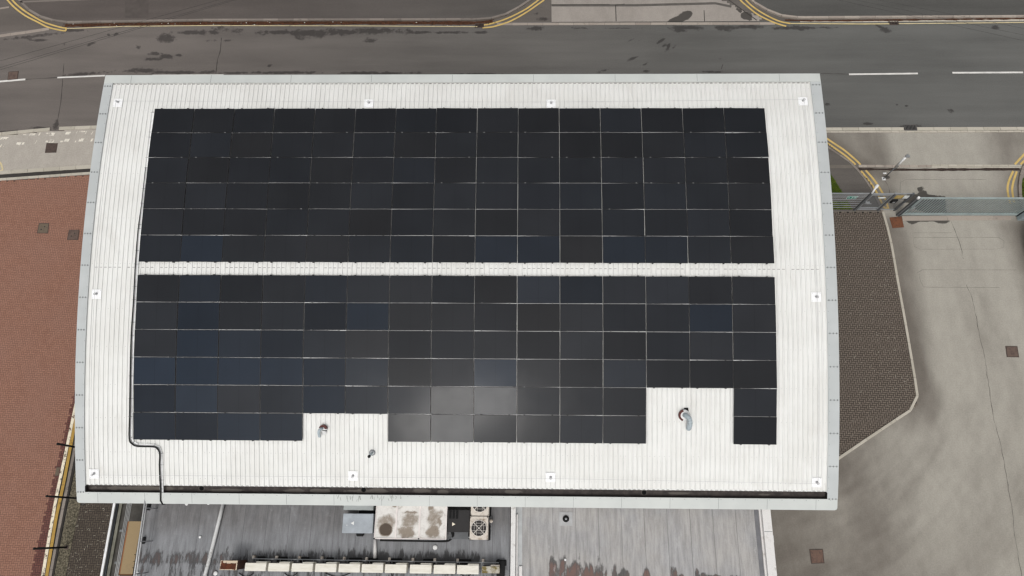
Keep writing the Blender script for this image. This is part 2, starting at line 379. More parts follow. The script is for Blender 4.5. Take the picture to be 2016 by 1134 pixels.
bm = nb(); ribbon(bm, ats([(40, 6), (150, 2), (300, -4)]), 0.12, 0.106); struct('footway_edging', bm, M_KERBD)
bm = sheet(nw0 := [tuple(at(*q)[:2]) for q in ((248, -6), (294, -6), (294, 37), (248, 37.5))], 0.104); struct('asphalt_patch', bm, M_PATCH := plain('dark_patch', (0.085, 0.072, 0.065), .9))
# gutter litter along the far kerb
t = T('leaf_litter'); n = t.noise(9, 8, 0.75); c = t.mix(t.rng(n, 0.35, 0.62), (0.035, 0.022, 0.016), (0.105, 0.046, 0.026))
c = t.mix(t.rng(t.noise(14, 5, 0.7), 0.64, 0.72), c, (0.32, 0.2, 0.1)); M_LIT = t.done(c, 0.95, 0.1)
bm = nb()
lp = [at(x, y) for x, y in [(128, 50.5), (170, 49.5), (250, 47.5), (400, 46), (700, 45), (940, 45.5), (970, 42)]]
lp = [np.append(p, 0) for p in resample(lp, 0.25)]
ribbon(bm, lp, 0.24, 0.014, 0.25)
lp2 = [np.append(p, 0) for p in resample(ats([(1545, 40), (1600, 41.5), (1760, 40), (2050, 36.5)]), 0.25)]
ribbon(bm, lp2, 0.1, 0.02, 0.5)
for k in range(700):
    p = random.choice(lp) + np.array([random.uniform(-.15, .15), random.gauss(0, .09), 0]); a = random.random() * 6; r = random.uniform(.015, .04)
    bm.faces.new([bm.verts.new((p[0] + r * math.cos(a + q), p[1] + r * .7 * math.sin(a + q), 0.022 + random.random() * .02)) for q in (0, 1.6, 3.1, 4.7)])
o = obj('leaf_litter', bm, M_LIT, kind='stuff'); o['label'] = 'rust brown leaf litter lying in the gutter along the far kerb'; o['category'] = 'leaf litter'
bm = nb()
for k in range(26):
    p = random.choice(lp) + np.array([random.uniform(-.1, .1), random.gauss(0, .1), 0]); a = random.random() * 3; r = random.uniform(.02, .05)
    bm.faces.new([bm.verts.new((p[0] + r * math.cos(a + q), p[1] + r * .6 * math.sin(a + q), 0.045)) for q in (0, 1.6, 3.1, 4.7)])
o = obj('paper_litter', bm, plain('litter_white', (0.7, 0.68, 0.63), 0.8), kind='stuff'); o['label'] = 'small white scraps of litter caught in the brown gutter leaves'; o['category'] = 'litter'
# painted lines
def line(pts, w, mat, z=0.006, dense=True):
    bm = nb(); P = [np.append(p, 0) for p in resample(pts, 0.2)] if dense else pts
    ribbon(bm, P, w, z); return struct('road_marking', bm, mat)
line(smooth(ats([(2, -20), (15, 0), (28.8, 14.9), (49.6, 30.8), (74.4, 43.7), (94.2, 53.6), (119, 59.8), (131, 61)])), 0.1, M_YEL, 0.018)
line(smooth(ats([(12, -20), (24.3, 0), (39.7, 14.9), (59.5, 28.8), (84.3, 42.7), (104.2, 49.8), (119, 54), (131, 56)])), 0.1, M_YEL, 0.018)
line(ats([(130.3, 55.5), (130.3, 61.5)]), 0.09, M_YEL, 0.022)
line(smooth(ats([(950, 55), (960, 54.3), (970, 53), (989.8, 47.6), (1009.6, 39.7), (1035.9, 24.8), (1059, 8.9), (1072, -1), (1095, -25)])), 0.1, M_YEL, 0.018)
line(smooth(ats([(952, 49.5), (960, 48.6), (984.8, 41.7), (1009.6, 31.7), (1034.4, 18.8), (1049.3, 8.4), (1061, -1), (1082, -25)])), 0.1, M_YEL, 0.018)
line(smooth(ats([(1440, -25), (1457, 0), (1471.4, 13.1), (1489.3, 27.4), (1507, 37.2), (1528.6, 46.5), (1547.6, 52)])), 0.1, M_YEL, 0.018)
line(smooth(ats([(1450, -25), (1467.9, 0), (1483.3, 14.3), (1501.2, 26.2), (1519, 35.7), (1536.9, 43), (1556, 46.6)])), 0.1, M_YEL, 0.018)
line(ats([(132, 57), (250, 52.5), (400, 51), (700, 51.5), (940, 53)]), 0.055, M_YELW, 0.03)
line(ats([(1556, 46.8), (1700, 47.8), (1752, 47.3)]), 0.07, M_YELP, 0.03); line(ats([(1768, 47.2), (1900, 46), (2100, 44)]), 0.06, M_YELW, 0.03)
line(smooth(ats([(1590, 246), (1612, 262), (1640, 281), (1663, 296.4), (1685.9, 315.9), (1695, 325.2)])), 0.11, M_YEL)
line(smooth(ats([(1590, 256), (1612, 271), (1640, 289.5), (1663, 305.5), (1680, 320), (1685, 325)])), 0.11, M_YEL)
line(smooth(ats([(1704.2, 335.4), (1720.3, 353.7), (1737.5, 380), (1745.5, 399.6), (1749, 411)])), 0.11, M_YEL)
line(smooth(ats([(1695, 336.5), (1714.5, 360.6), (1727.2, 381.2), (1736, 400), (1741, 411)])), 0.11, M_YEL)
line(ats([(1740, 410.5), (1749.5, 410.5)]), 0.12, M_YEL, 0.01)
line(smooth(ats([(2040, 280), (2016, 304), (1997.5, 324.5)])), 0.11, M_YEL); line(smooth(ats([(2050, 287), (2030, 303), (2009, 324)])), 0.11, M_YEL)
line(smooth(ats([(1994.7, 336.7), (1986.2, 356.4), (1983.4, 370.5), (1984.8, 383), (1989, 401)])), 0.11, M_YEL)
line(smooth(ats([(2001.7, 337.4), (1995.4, 356.4), (1992.6, 372), (1994, 384.6), (1997, 401.6)])), 0.11, M_YEL)
for a, b in (((1671.3, 146.4), (1807, 144.7)), ((1875, 143.3), (2014, 142.6)), ((2082, 142), (2220, 141))): line(ats([a, b]), 0.11, M_WHT)
line(ats([(-70, 169), (0, 160.5), (50, 156.3)]), 0.12, M_WHT); line(ats([(113, 152.8), (207, 149)]), 0.1, M_WHT); line(ats([(300, 148.6), (440, 147.8)]), 0.1, M_WHT)
bm = nb()
for a, w in (([(436, 75), (434, 100), (428, 118), (425, 146)], .035), ([(126, 125), (120, 200), (113, 240)], .025), ([(50, 156.3), (113, 152.8)], .03), ([(1616, 144.5), (1671, 146)], .025), ([(1423, 127), (1420, 136)], .04)):
    ribbon(bm, [np.append(q, 0) for q in resample(ats(a), 0.25)], w, 0.005, 0.6)
struct('road_crack', bm, M_CRACK)
# near side, right: kerb, crossover, channel and yard
wetY = ell([(1822, 400, 34, 19, 0), (1838, 415, 22, 18), (1815, 430, 42, 8), (1745, 349, 10, 5, 0, .75), (1811, 372, 6, 4, 0, .8)])
def dirtY(X, Y):
    d = 0.1 + .16 * (1 - sstep(Y, -8, -2))
    d = np.maximum(d, 0.85 * (1 - sstep(X - (22.35 + 0 * X), 0.0, 2.0)) * sstep(Y, -7.5, -3) * (1 - sstep(Y, 5, 6.6)))
    d = np.maximum(d, 0.8 * sstep(X, 27.2 - (Y - 4) * 0.12, 29.4) * sstep(Y, -3.5, 1.0) * (1 - sstep(Y, 5, 6.4)))
    d = np.maximum(d, 0.75 * (1 - sstep(X + 0.25 * (Y + 9), 17.5, 25.0)) * (1 - sstep(Y, -5.5, -2.5)))
    d = np.maximum(d, 0.95 * (1 - sstep(X + (Y - 8.6) * 1.1, 21.2, 24.6)) * sstep(Y, 6.5, 8.6))
    d = np.maximum(d, 0.62 * (1 - sstep(X, 22.6, 23.8)) * sstep(Y, 5.8, 6.3))
    d = np.maximum(d, 0.6 * sstep(X, 27, 29.8) * sstep(Y, 6.0, 7.0) )
    r = np.hypot(X - 12.5, Y - 1.0); a = np.arctan2(Y - 1.0, X - 12.5); k = sstep(Y, -4.5, -2.5)
    d = d + (1 - k) * (.6 * pn(r, a * 2.2, 1.1) + .16 * pn(r, a * 3, 3.0)) + k * (.55 * pn(X + .12 * Y, Y * .13, .9) + .16 * pn(X + .12 * Y, Y * .1, 2.6)) * (Y < 5.4) + .12 * pn(X, Y, .5)
    d = d + .25 * pn(X, Y * .35, 1.2) * (Y > 6)
    return d
grid('yard', 14.5, 40, -30, 11.0, 0.12, 0.0, M_YARD, {'dirt': dirtY, 'wet': wetY}); grid('yard', 40, 80, -45, 11.0, 2.0, 0.0, M_YARD, {}); grid('yard', 14.5, 40, -60, -30, 2.0, 0.0, M_YARD, {})
kerb([at(1560, 254.7), at(1779, 254.2)], 0.19, 0.035, M_KERBL); kerb([at(1805, 254), at(2300, 252.6)], 0.19, 0.035, M_KERBL)
kerb([at(1560, 260.2), at(2300, 258.3)], 0.09, 0.03, M_KERBL, 0.42)
kerb([at(1690, 327), at(1834, 327.4)], 0.14, 0.02, M_KERB, 0.46); kerb([at(1834, 325.6), at(2012, 326.3)], 0.1, 0.02, M_KERBL, 0.46); kerb([at(1834, 329), at(2012, 329.6)], 0.08, 0.016, M_KERBL, 0.9)
bm = nb(); ribbon(bm, [np.append(q, 0) for q in resample(ats([(1690, 333), (1800, 334.3), (2010, 333.2)]), .3)], 0.14, 0.008, 0.35); struct('drain_channel', bm, plain('channel_silt', (0.045, 0.032, 0.026), 0.95, var=.4, sc=8))
tarp = [tuple(at(*q)[:2]) for q in [(1590, 331), (1688, 331), (1700, 344), (1718, 368), (1733, 398), (1738, 416), (1560, 416)]]
grid('side_path', 16, 23, 5.6, 9, 0.1, 0.006, M_TAR, {'stain': lambda X, Y: 0 * X}, poly=tarp)
tarp2 = [tuple(at(*q)[:2]) for q in [(1560, 262), (1606, 262), (1640, 292), (1684, 325), (1560, 326)]]
grid('side_path', 16, 23, 8.6, 11, 0.1, 0.006, M_TAR, {'stain': lambda X, Y: 0 * X}, poly=tarp2)
kerb(smooth(ats([(1600, 268), (1640, 297), (1668, 315), (1686, 332), (1706, 357), (1722, 384), (1733, 405), (1737, 418)])), 0.1, 0.03, M_KERBD, 0.6)
kerb(smooth(ats([(2030, 318), (2014, 329), (2008, 350), (2006, 371), (2008, 395), (2012, 412)])), 0.16, 0.1, M_KERBD, 0.6)
kedge = smooth(ats([(1737.5, 417), (1752, 470), (1768, 560), (1786, 660), (1803, 762), (1805, 783), (1800, 801), (1770, 822), (1700, 869), (1640, 910), (1590, 944)]), 6)
kerb(kedge, 0.12, 0.05, M_KERBL, 0.9)
bm = nb()
c5 = lambda q: [(x / 3.064 + 1612, y / 3.064 + 430) for x, y in q]
for a in (c5([(570, 87), (800, 87)]), c5([(575, 116), (1105, 114), (1125, 150), (1110, 185), (585, 186), (565, 150), (575, 116)]), c5([(590, 330), (610, 310), (1190, 311)]), c5([(605, 330), (615, 400), (632, 415), (1090, 417)]),
          [(1772, 385), (1772, 360), (1776, 353.5), (1942, 353.5)]):
    ribbon(bm, [np.append(q, 0) for q in resample(ats(a), 0.4)], 0.01, 0.004, 0.5)
for a in ([(1740, 354), (1749, 364), (1752, 381)], [(1872, 436), (1890, 475), (1897, 510)], [(1903, 560), (1915, 590), (1928, 660), (1940, 710), (1948, 770), (1957, 830), (1972, 880), (1985, 960), (1995, 1020), (2003, 1090), (2014, 1150)]):
    ribbon(bm, [np.append(q + RNG.normal(0, .02, 2), 0) for q in resample(ats(a), 0.25)], 0.017, 0.005, 0.9)
struct('yard_crack', bm, plain('crack_soil', (0.1, 0.09, 0.08), .95, var=.4))
kerb([at(1776, 430), at(1990, 428.5)], 0.28, 0.006, M_KERB, 2.4)
# near side, left: kerb, pavement, lost markings, edging
nw = lambda pts: [tuple(at(*q)[:2]) for q in pts]
kerb([at(-60, 274), at(0, 264.5), at(60, 258.5), at(105, 254.5)], 0.2, 0.05, M_KERBL); kerb([at(117, 253.5), at(185, 251), at(240, 250)], 0.2, 0.05, M_KERBL)
pv = nw([(-200, 292), (-60, 277), (0, 267), (60, 261.5), (115, 257), (240, 253), (240, 325.5), (170, 329.5), (0, 340.5), (-200, 358)])
grid('pavement', -36, -19.5, 7.5, 11.3, 0.12, 0.012, M_PAVE, {'dirt': lambda X, Y: 0.1 + 0 * X, 'wet': lambda X, Y: 0 * X}, poly=pv)
kerb([at(-200, 358), at(0, 340), at(170, 329), at(240, 325)], 0.22, 0.03, M_KERBL, 0.9)
bm = nb(); ribbon(bm, [np.append(q, 0) for q in resample(ats([(-200, 366), (0, 347.5), (170, 335.5), (240, 331)]), .3)], 0.2, 0.012, 0.2); struct('drain_channel', bm, M_CRACK)
kerb([at(-200, 371), at(0, 353.5), at(170, 341.5), at(240, 337)], 0.15, 0.02, M_KERBL, 0.6)
bm = nb()
c6 = lambda x, y: at(x / 8.72, y / 8.72 + 230)
for x, y, w, h in ((60, 372, 200, 46), (270, 330, 70, 12), (430, 310, 70, 14), (560, 305, 120, 34), (680, 300, 50, 50), (830, 285, 70, 18), (900, 300, 110, 50), (1170, 282, 110, 46), (1320, 275, 40, 50), (1420, 255, 110, 18), (1480, 270, 40, 50), (1585, 280, 40, 50),
                   (20, 500, 50, 50), (78, 490, 40, 60), (320, 465, 110, 50), (400, 460, 60, 40), (620, 437, 45, 60), (805, 428, 60, 34), (890, 420, 110, 50), (1150, 405, 110, 50), (1060, 425, 60, 28), (1300, 425, 34, 30), (1400, 400, 110, 52), (1580, 400, 60, 50)):
    p, q = c6(x - w / 2, y + h / 2), c6(x + w / 2, y - h / 2); sk = (q[1] - p[1]) * .3
    bm.faces.new([bm.verts.new(v) for v in ((p[0], p[1], .018), (q[0] - sk, p[1], .018), (q[0], q[1], .018), (p[0] + sk, q[1], .018))])
struct('road_marking', bm, M_WHTW)
bm = nb(); ribbon(bm, smooth(ats([(-12, 318), (0, 320), (4, 328), (5, 335), (-3, 337)])), 0.1, 0.018); struct('road_marking', bm, M_YELW)
# ------------------------------------------------------------------ block paving laid in herringbone
def herring(name, poly, mat, base, ang=0.0, bw=0.1, z=0.0, gap=0.016):
    ca, sa = math.cos(ang), math.sin(ang)
    P = [(p[0] * ca + p[1] * sa, -p[0] * sa + p[1] * ca) for p in poly]
    x0, x1 = min(p[0] for p in P), max(p[0] for p in P); y0, y1 = min(p[1] for p in P), max(p[1] for p in P)
    I, J = np.meshgrid(np.arange(int(x0 / bw) - 2, int(x1 / bw) + 2), np.arange(int(y0 / bw) - 2, int(y1 / bw) + 2)); d = (I - J) % 4
    h = d == 0; v = d == 3
    bx = np.concatenate([I[h], I[v]]) * bw; by = np.concatenate([J[h], J[v]]) * bw
    w = np.concatenate([np.full(h.sum(), 2 * bw), np.full(v.sum(), bw)]); ht = np.concatenate([np.full(h.sum(), bw), np.full(v.sum(), 2 * bw)])
    k = inpoly(bx + w / 2, by + ht / 2, P); bx, by, w, ht = bx[k], by[k], w[k], ht[k]; n = len(bx); g = gap / 2
    Q = np.stack([np.stack([bx + g, by + g], -1), np.stack([bx + w - g, by + g], -1), np.stack([bx + w - g, by + ht - g], -1), np.stack([bx + g, by + ht - g], -1)], 1)
    zz = z + 0.008 + RNG.uniform(0, 0.003, n)
    X = Q[..., 0] * ca - Q[..., 1] * sa; Y = Q[..., 0] * sa + Q[..., 1] * ca
    V = np.stack([X, Y, np.repeat(zz[:, None], 4, 1)], -1).reshape(-1, 3)
    me = bpy.data.meshes.new(name); me.from_pydata(V.tolist(), [], np.arange(4 * n).reshape(-1, 4).tolist())
    a = me.attributes.new('tone', 'FLOAT', 'FACE'); a.data.foreach_set('value', RNG.random(n).astype(np.float32))
    me.materials.append(mat); o = bpy.data.objects.new(name, me); link(o); o['kind'] = 'structure'
    struct(name + '_bed', sheet(poly, z), base)
red = nw([(-110, 362), (0, 357), (172, 345), (240, 340), (200, 600), (142, 790), (60, 1134), (40, 1230), (-180, 1230)])
herring('brick_paving', red, M_RED, M_JOINTR, math.radians(1.5), z=0.0)
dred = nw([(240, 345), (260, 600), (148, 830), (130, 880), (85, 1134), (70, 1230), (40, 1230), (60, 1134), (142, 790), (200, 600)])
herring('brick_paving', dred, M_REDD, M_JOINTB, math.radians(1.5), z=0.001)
brn = [tuple(p[:2]) for p in kedge] + [(15.0, -8.2), (15.0, at(1640, 416)[1])]
herring('block_paving', brn, M_BROWN, M_JOINTB, 0.0, z=0.002, gap=.026)
drk = nw([(230, 960), (152, 1000), (129, 1134), (118, 1230), (185, 1230), (200, 1134), (224, 985)])
herring('block_paving', drk, M_BROWN2 := m_brick('damp_block', ((0.075, 0.06, 0.048), (0.105, 0.085, 0.068), (0.085, 0.072, 0.058)), (0.04, 0.034, 0.03)), M_JOINTB, math.radians(1), z=0.001, gap=.022)
bm = nb()
for poly_, n_ in ((brn, 900), (drk, 160)):
    xs = [p[0] for p in poly_]; ys = [p[1] for p in poly_]
    for _ in range(n_):
        x, y = random.uniform(max(15.9, min(xs)) if poly_ is brn else min(xs), max(xs)), random.uniform(min(ys), max(ys))
        if poly_ is brn and random.random() > .12 + .9 * max(0, min(1, (x - 19.2) / 2.5)) * max(0, min(1, (4.5 - y) / 7)): continue
        if not inpoly(np.array([x]), np.array([y]), poly_)[0]: continue
        a = random.choice((0, 1.57)) + random.gauss(0, .3); l = random.uniform(.015, .06); w_ = random.uniform(.006, .014)
        bm.faces.new([bm.verts.new((x + u * math.cos(a) - v * math.sin(a), y + u * math.sin(a) + v * math.cos(a), .016)) for u, v in ((-l, -w_), (l, -w_ * .6), (l, w_), (-l, w_ * .7))])
o = obj('joint_moss', bm, plain('pale_lichen', (0.3, 0.28, 0.23), .95, var=.4, sc=4), kind='stuff'); o['label'] = 'pale lichen flecks growing in the joints of the brown block paving'; o['category'] = 'lichen'
line(ats([(150, 795), (140.2, 842), (127, 905), (113.8, 966), (97.9, 1053.6), (84.7, 1133), (66, 1230)]), 0.15, m_paint('old_white_line', (0.8, 0.72, 0.56), 0.82, 3.2), 0.02)
line(ats([(155, 800), (142.9, 860), (127, 945), (111, 1019), (92.6, 1132), (76, 1230)]), 0.15, M_YELG, 0.02)
kerb(ats([(165, 780), (149, 880), (140, 925), (121, 1020), (100, 1134), (83, 1230)]), 0.13, 0.05, M_KERBD, 0.9)
bm = nb(); ribbon(bm, ats([(154, 880), (143.5, 930), (125, 1020), (104, 1134), (87, 1230)]), 0.07, 0.012); struct('drain_channel', bm, M_CRACK)
# mossy gravel verge
t = T('mossy_gravel'); c = t.mix(t.rng(t.noise(12, 8, 0.8), 0.4, 0.62), (0.05, 0.045, 0.032), (0.2, 0.175, 0.125)); c = t.mix(t.rng(t.vor(9), 0.0, 0.25, 0.6, 0), c, (0.33, 0.29, 0.21))
t.bump(t.noise(20, 6), 0.6, 0.05); M_GRAV = t.done(c, 0.95, 0.1)
vg = nw([(158, 880), (147, 930), (107, 1134), (90, 1230), (118, 1230), (129.6, 1134), (144, 1060), (158.7, 993), (175, 900)])
struct('gravel_verge', sheet(vg, 0.02), M_GRAV)
t = T('grass_soil'); M_SOIL = t.done(t.mix(t.noise(8, 6), (0.03, 0.045, 0.01), (0.07, 0.1, 0.02)), 0.95, 0.1)
t = T('grass_blade'); M_GRASS = t.done(t.mix(t.rng(t.noise(3, 6), .35, .65), (0.07, 0.115, 0.008), (0.14, 0.185, 0.02)), 0.8, 0.2)
def grass(poly, n, label):
    bm = sheet(poly, 0.012)
    xs = [p[0] for p in poly]; ys = [p[1] for p in poly]
    for _ in range(n):
        x, y = random.uniform(min(xs), max(xs)), random.uniform(min(ys), max(ys))
        if not inpoly(np.array([x]), np.array([y]), poly)[0]: continue
        a = random.random() * 6.28; h = random.uniform(.03, .1); l = random.uniform(.03, .08); w = .012
        p = Vector((x, y, .012)); d = Vector((math.cos(a), math.sin(a), 0)); s = Vector((-d.y, d.x, 0)) * w
        f = bm.faces.new([bm.verts.new(v) for v in (p - s, p + s, p + d * l + Vector((0, 0, h)))]); f.material_index = 1
    o = obj('grass', bm, [M_SOIL, M_GRASS], kind='stuff'); o['label'] = label; o['category'] = 'grass'
grass(nw([(1600, 330), (1634, 343), (1640, 350), (1650, 366), (1661, 383), (1600, 384)]), 2600, 'bright green grass corner beside the warehouse, behind the fence')
grass(nw([(1600, 397), (1668, 396), (1678, 412.5), (1600, 412.5)]), 2200, 'strip of grass at the foot of the grey fence')
grass(nw([(2011, 352), (2050, 340), (2050, 392), (2011, 392)]), 1500, 'dark grass behind the kerb right of the sliding gate')
# ------------------------------------------------------------------ covers and grates
M_IRON = dirty('cast_iron_cover', (0.085, 0.06, 0.05), (0.05, 0.04, 0.035), .5, 6)
M_RUST = dirty('rusty_cover', (0.17, 0.066, 0.032), (0.1, 0.046, 0.028), .5, 4)
M_RUSTW = dirty('worn_rusty_cover', (0.15, 0.09, 0.066), (0.1, 0.062, 0.048), .6, 7)
M_COVR = dirty('brown_cover', (0.13, 0.09, 0.072), (0.09, 0.06, 0.05), .5, 5)
M_COVG = dirty('grey_cover', (0.145, 0.112, 0.08), (0.105, 0.082, 0.06), .4, 5)
def cover(corners, mat, label, studs=0, z=0.02, framew=0.05):
    P = [Vector(at(*q)) for q in corners]; c = sum(P, Vector()) / 4
    th = thing('manhole_cover', label, 'manhole cover', (c.x, c.y, 0))
    o_ = [(p.x, p.y) for p in P]; i_ = [(c.x + (p.x - c.x) * .9, c.y + (p.y - c.y) * .9) for p in P]
    bm = nb()
    for k in range(4): prism(bm, [o_[k], o_[(k + 1) % 4], i_[(k + 1) % 4], i_[k]], -0.01, z)
    obj('frame', bm, M_IRON if mat is not M_RUST else M_RUST, th)
    bm = nb(); j_ = [(c.x + (p.x - c.x) * .875, c.y + (p.y - c.y) * .875) for p in P]; prism(bm, j_, -0.01, z + .003)
    e1, e2 = (P[1] - P[0]), (P[3] - P[0])
    for a in range(6):
        for b in range(5):
            q = P[0] + e1 * (.14 + .144 * a) + e2 * (.16 + .17 * b); box(bm, q.x - .02, q.x + .02, q.y - .007, q.y + .007, z + .001, z + .009)
    lid = obj('lid', bm, mat, th)
    if studs:
        for u, v in ((.36, .64), (.62, .36)):
            q = P[0] + e1 * u + e2 * v; bm = nb(); lathe(bm, [(.035, 0), (.035, .012), (.0, .013)], (q.x, q.y, z + .003), 10); obj('lifting_eye', bm, M_CRACK, lid)
    return th
cover([(128.5, 15.3), (150, 14), (147, 29), (127, 30.5)], M_COVR, 'brown iron cover set in the dark footway at top left')
cover([(17, 141.5), (37, 140), (35, 156), (15, 158)], M_COVR, 'brown iron cover in the road beside the broken white line')
cover([(92.3, 282.2), (114.2, 282.4), (111, 300.6), (89, 301.4)], M_IRON, 'dark brown cover set in the pale concrete pavement', z=.03)
cover([(77, 439.5), (97.5, 439.5), (95, 459.5), (73, 459.5)], M_COVG, 'olive grey cover with two lifting eyes in the red bricks', 1)
cover([(136, 452.5), (157, 452.5), (154, 472.5), (132, 472.5)], M_COVR, 'brown cover with two lifting eyes close to the white roof edge', 1)
cover([(1751, 428.5), (1774.5, 426.5), (1779.5, 447.5), (1757, 449)], M_RUST, 'orange rusted steel cover in front of the sliding gate')
cover([(1979, 681.5), (2002.5, 681.5), (2006, 703.5), (1982, 703)], M_COVR, 'dull red brown cover out in the pale concrete yard')
cover([(1593, 1081.5), (1620, 1081), (1623, 1109), (1597, 1110)], M_RUSTW, 'worn rusty cover in the yard near the lower right extension')
cover([(111.5, 919.5), (119, 919.5), (115.5, 937), (108, 937)], M_COVG, 'small narrow grey cover in the dark red brick strip', z=.014)
def grate(px0, px1, py0, py1, label, mat, nbar=8):
    a = at(px0, py1); b_ = at(px1, py0); th = thing('drain_grate', label, 'drain grate', (*((a + b_) / 2)[:2], 0)); x0, x1, y0, y1 = a[0], b_[0], a[1], b_[1]
    bm = nb(); w = .035
    for q in ((x0, x1, y0, y0 + w), (x0, x1, y1 - w, y1), (x0, x0 + w, y0 + w, y1 - w), (x1 - w, x1, y0 + w, y1 - w)): box(bm, *q, -0.02, .03)
    obj('frame', bm, mat, th)
    bm = nb(); box(bm, x0 + w, x1 - w, y0 + w, y1 - w, -0.02, 0.004); obj('sump', bm, plain('sump_black', (0.008, 0.008, 0.008), 1), th)
    st = (x1 - x0 - 2 * w) / nbar
    bm = nb()
    for k in range(nbar): box(bm, x0 + w + st * (k + .3), x0 + w + st * (k + .7), y0 + w, y1 - w, 0.0, .026)
    obj('bars', bm, mat, th)
M_GRT = plain('grate_iron', (0.1, 0.095, 0.09), 0.7)
grate(1781, 1803, 245.5, 257, 'black gully grate set in the near kerb at right', M_GRT, 8)
grate(1750, 1768, 40.5, 49, 'rusty gully grate on the yellow line by the far right kerb', M_IRON, 6)
grate(935, 953, 46, 54.5, 'rusty gully grate at the start of the curved yellow lines', M_IRON, 6)
# ------------------------------------------------------------------ warehouse
W0, W1, S0, S1 = -15.86, 15.92, -9.93, 8.9
XL, XR = -15.5, 15.5
HP, HC = -0.13, -0.106          # pan and rib crown below the panel plane
wh = thing('warehouse', 'long warehouse with curved white ribbed roof carrying two arrays of solar panels', 'building', (0, 0, 0))
def m_roof():
    t = T('white_ribbed_sheet'); 
    c = t.mix(t.rng(t.noise(0.5, 6, 0.6), 0.35, 0.7), (0.76, 0.76, 0.735), (0.7, 0.695, 0.665))
    c = t.mix(t.rng(t.noise(1.2, 8, 0.7, (1, 0.25, 1)), 0.55, 0.75, 0, 0.4), c, (0.56, 0.54, 0.5))
    sp = t.rng(t.noise(3.3, 9, 0.8), 0.68, 0.76, 0, .45); c = t.mix(sp, c, (0.38, 0.36, 0.34)); c = t.mix(t.rng(t.sep()[1], 4.5, 8.5, 0, .16), c, (0.5, 0.48, 0.455))
    a = t.attr('lap'); c = t.mix(a, c, (0.3, 0.3, 0.3))
    return t.done(c, 0.55, 0.3)
M_ROOF = m_roof()
prof = []; nr = int(round((XR - XL) / 0.2))
for k in range(nr):
    x = XL + 0.2 * k
    prof += [(x, HP), (x + .016, HP), (x + .062, HP), (x + .065, HP + .004), (x + .068, HP), (x + .142, HP), (x + .154, HC), (x + .186, HC)]
prof.append((XR, HP))
ss = np.linspace(-9.17, 8.62, 40)
V = [roofw(x, s, h) for s in ss for x, h in prof]; n = len(prof)
F = [(j * n + i, j * n + i + 1, (j + 1) * n + i + 1, (j + 1) * n + i) for j in range(len(ss) - 1) for i in range(n - 1)]
me = bpy.data.meshes.new('t'); me.from_pydata([tuple(v) for v in V], [], F); BMR = nb(); BMR.from_mesh(me); bpy.data.meshes.remove(me)
BMR.faces.ensure_lookup_table()
for i, f in enumerate(BMR.faces):
    if (i % (n - 1)) % 8 == 0: f.material_index = 1  # strip at each rib foot darkened, painting in the rib's shading
M_FLASH = T('pale_flashing'); t = M_FLASH
c = t.mix(t.rng(t.noise(0.8, 6), 0.3, 0.7), (0.56, 0.58, 0.555), (0.51, 0.53, 0.51)); c = t.mix(t.rng(t.noise(5, 9, 0.8), 0.70, 0.76, 0, .5), c, (0.2, 0.2, 0.19))
M_FLASH = t.done(c, 0.5, 0.35)
t = T('blue_grey_flashing'); c = t.mix(t.rng(t.noise(0.8, 6), 0.3, 0.7), (0.5, 0.52, 0.518), (0.45, 0.47, 0.468)); c = t.mix(t.rng(t.noise(5, 9, 0.8), 0.70, 0.76, 0, .5), c, (0.2, 0.2, 0.19))
M_FLASHB = t.done(c, 0.5, 0.35)
M_DARKJ = plain('joint_grey', (0.2, 0.21, 0.21), .8)
RP = lambda x, y, z: roofw(x, y, z)
def rstrip(bm, x0, x1, s0, s1, h0, h1, n=20):
    S = np.linspace(s0, s1, n + 1); q = [[bm.verts.new(roofw(x, s, h)) for x, h in ((x0, h0), (x1, h0), (x1, h1), (x0, h1))] for s in S]; fs = []
    for a, b in zip(q, q[1:]):
        for k in range(4): fs.append(bm.faces.new((a[k], a[(k + 1) % 4], b[(k + 1) % 4], b[k])))
    fs += [bm.faces.new(q[0]), bm.faces.new(q[-1])]; bmesh.ops.recalc_face_normals(bm, faces=fs); return bm
for sgn, xo, xi in ((-1, W0, XL), (1, W1, XR)):
    a, b_ = min(xo, xi), max(xo, xi)
    bm = nb(); rstrip(bm, a, b_, -9.46, S1 - .35, -0.085, -0.06); rstrip(bm, xo - .012, xo + .012, -9.46, S1 - .35, -.42, -0.0605); rstrip(bm, xi - .02, xi + .02, -9.2, S1 - .35, HP, -.0605)
    n0 = len(bm.faces)
    for s in np.arange(-9.46, 8.6, 1.37):
        rstrip(bm, a + .01, b_ - .01, s - .006, s + .006, -.06, -.056, 1)
        for u in (.07, .2, .33): 
            x = a + (b_ - a) * u / .4; rstrip(bm, x - .02, x + .02, s - .035, s + .035, -.06, -.054, 1)
    for s in np.arange(-9, 8.6, .456): rstrip(bm, xi - sgn * 0 + (-.03 if sgn < 0 else .02) - .0, xi + (-.03 if sgn < 0 else .02) + .018, s - .01, s + .01, -.06, -.054, 1)
    remat(bm, n0, 1); obj('verge_flashing', bm, [M_FLASHB, M_DARKJ], wh)
rr = lambda x0, x1, s0, s1, r=.1: [(x0, s1), (x0, s0 + r), (x0 + .03, s0 + .03), (x0 + r, s0), (x1 - r, s0), (x1 - .03, s0 + .03), (x1, s0 + r), (x1, s1)]
bm = nb(); prism(bm, rr(W0, W1, S0, -9.46), -.085, -.058, RP); rstrip(bm, W0 + .06, W1 - .06, S0 - .0, S0 + .02, -.55, -.0852, 1)
n0 = len(bm.faces)
for x in np.arange(W0 + .9, W1, 2.0): rstrip(bm, x - .005, x + .005, S0 + .02, -9.48, -.058, -.054, 1)
for x in np.arange(W0 + .5, W1, .5): rstrip(bm, x - .012, x + .012, -9.53, -9.51, -.058, -.053, 1)
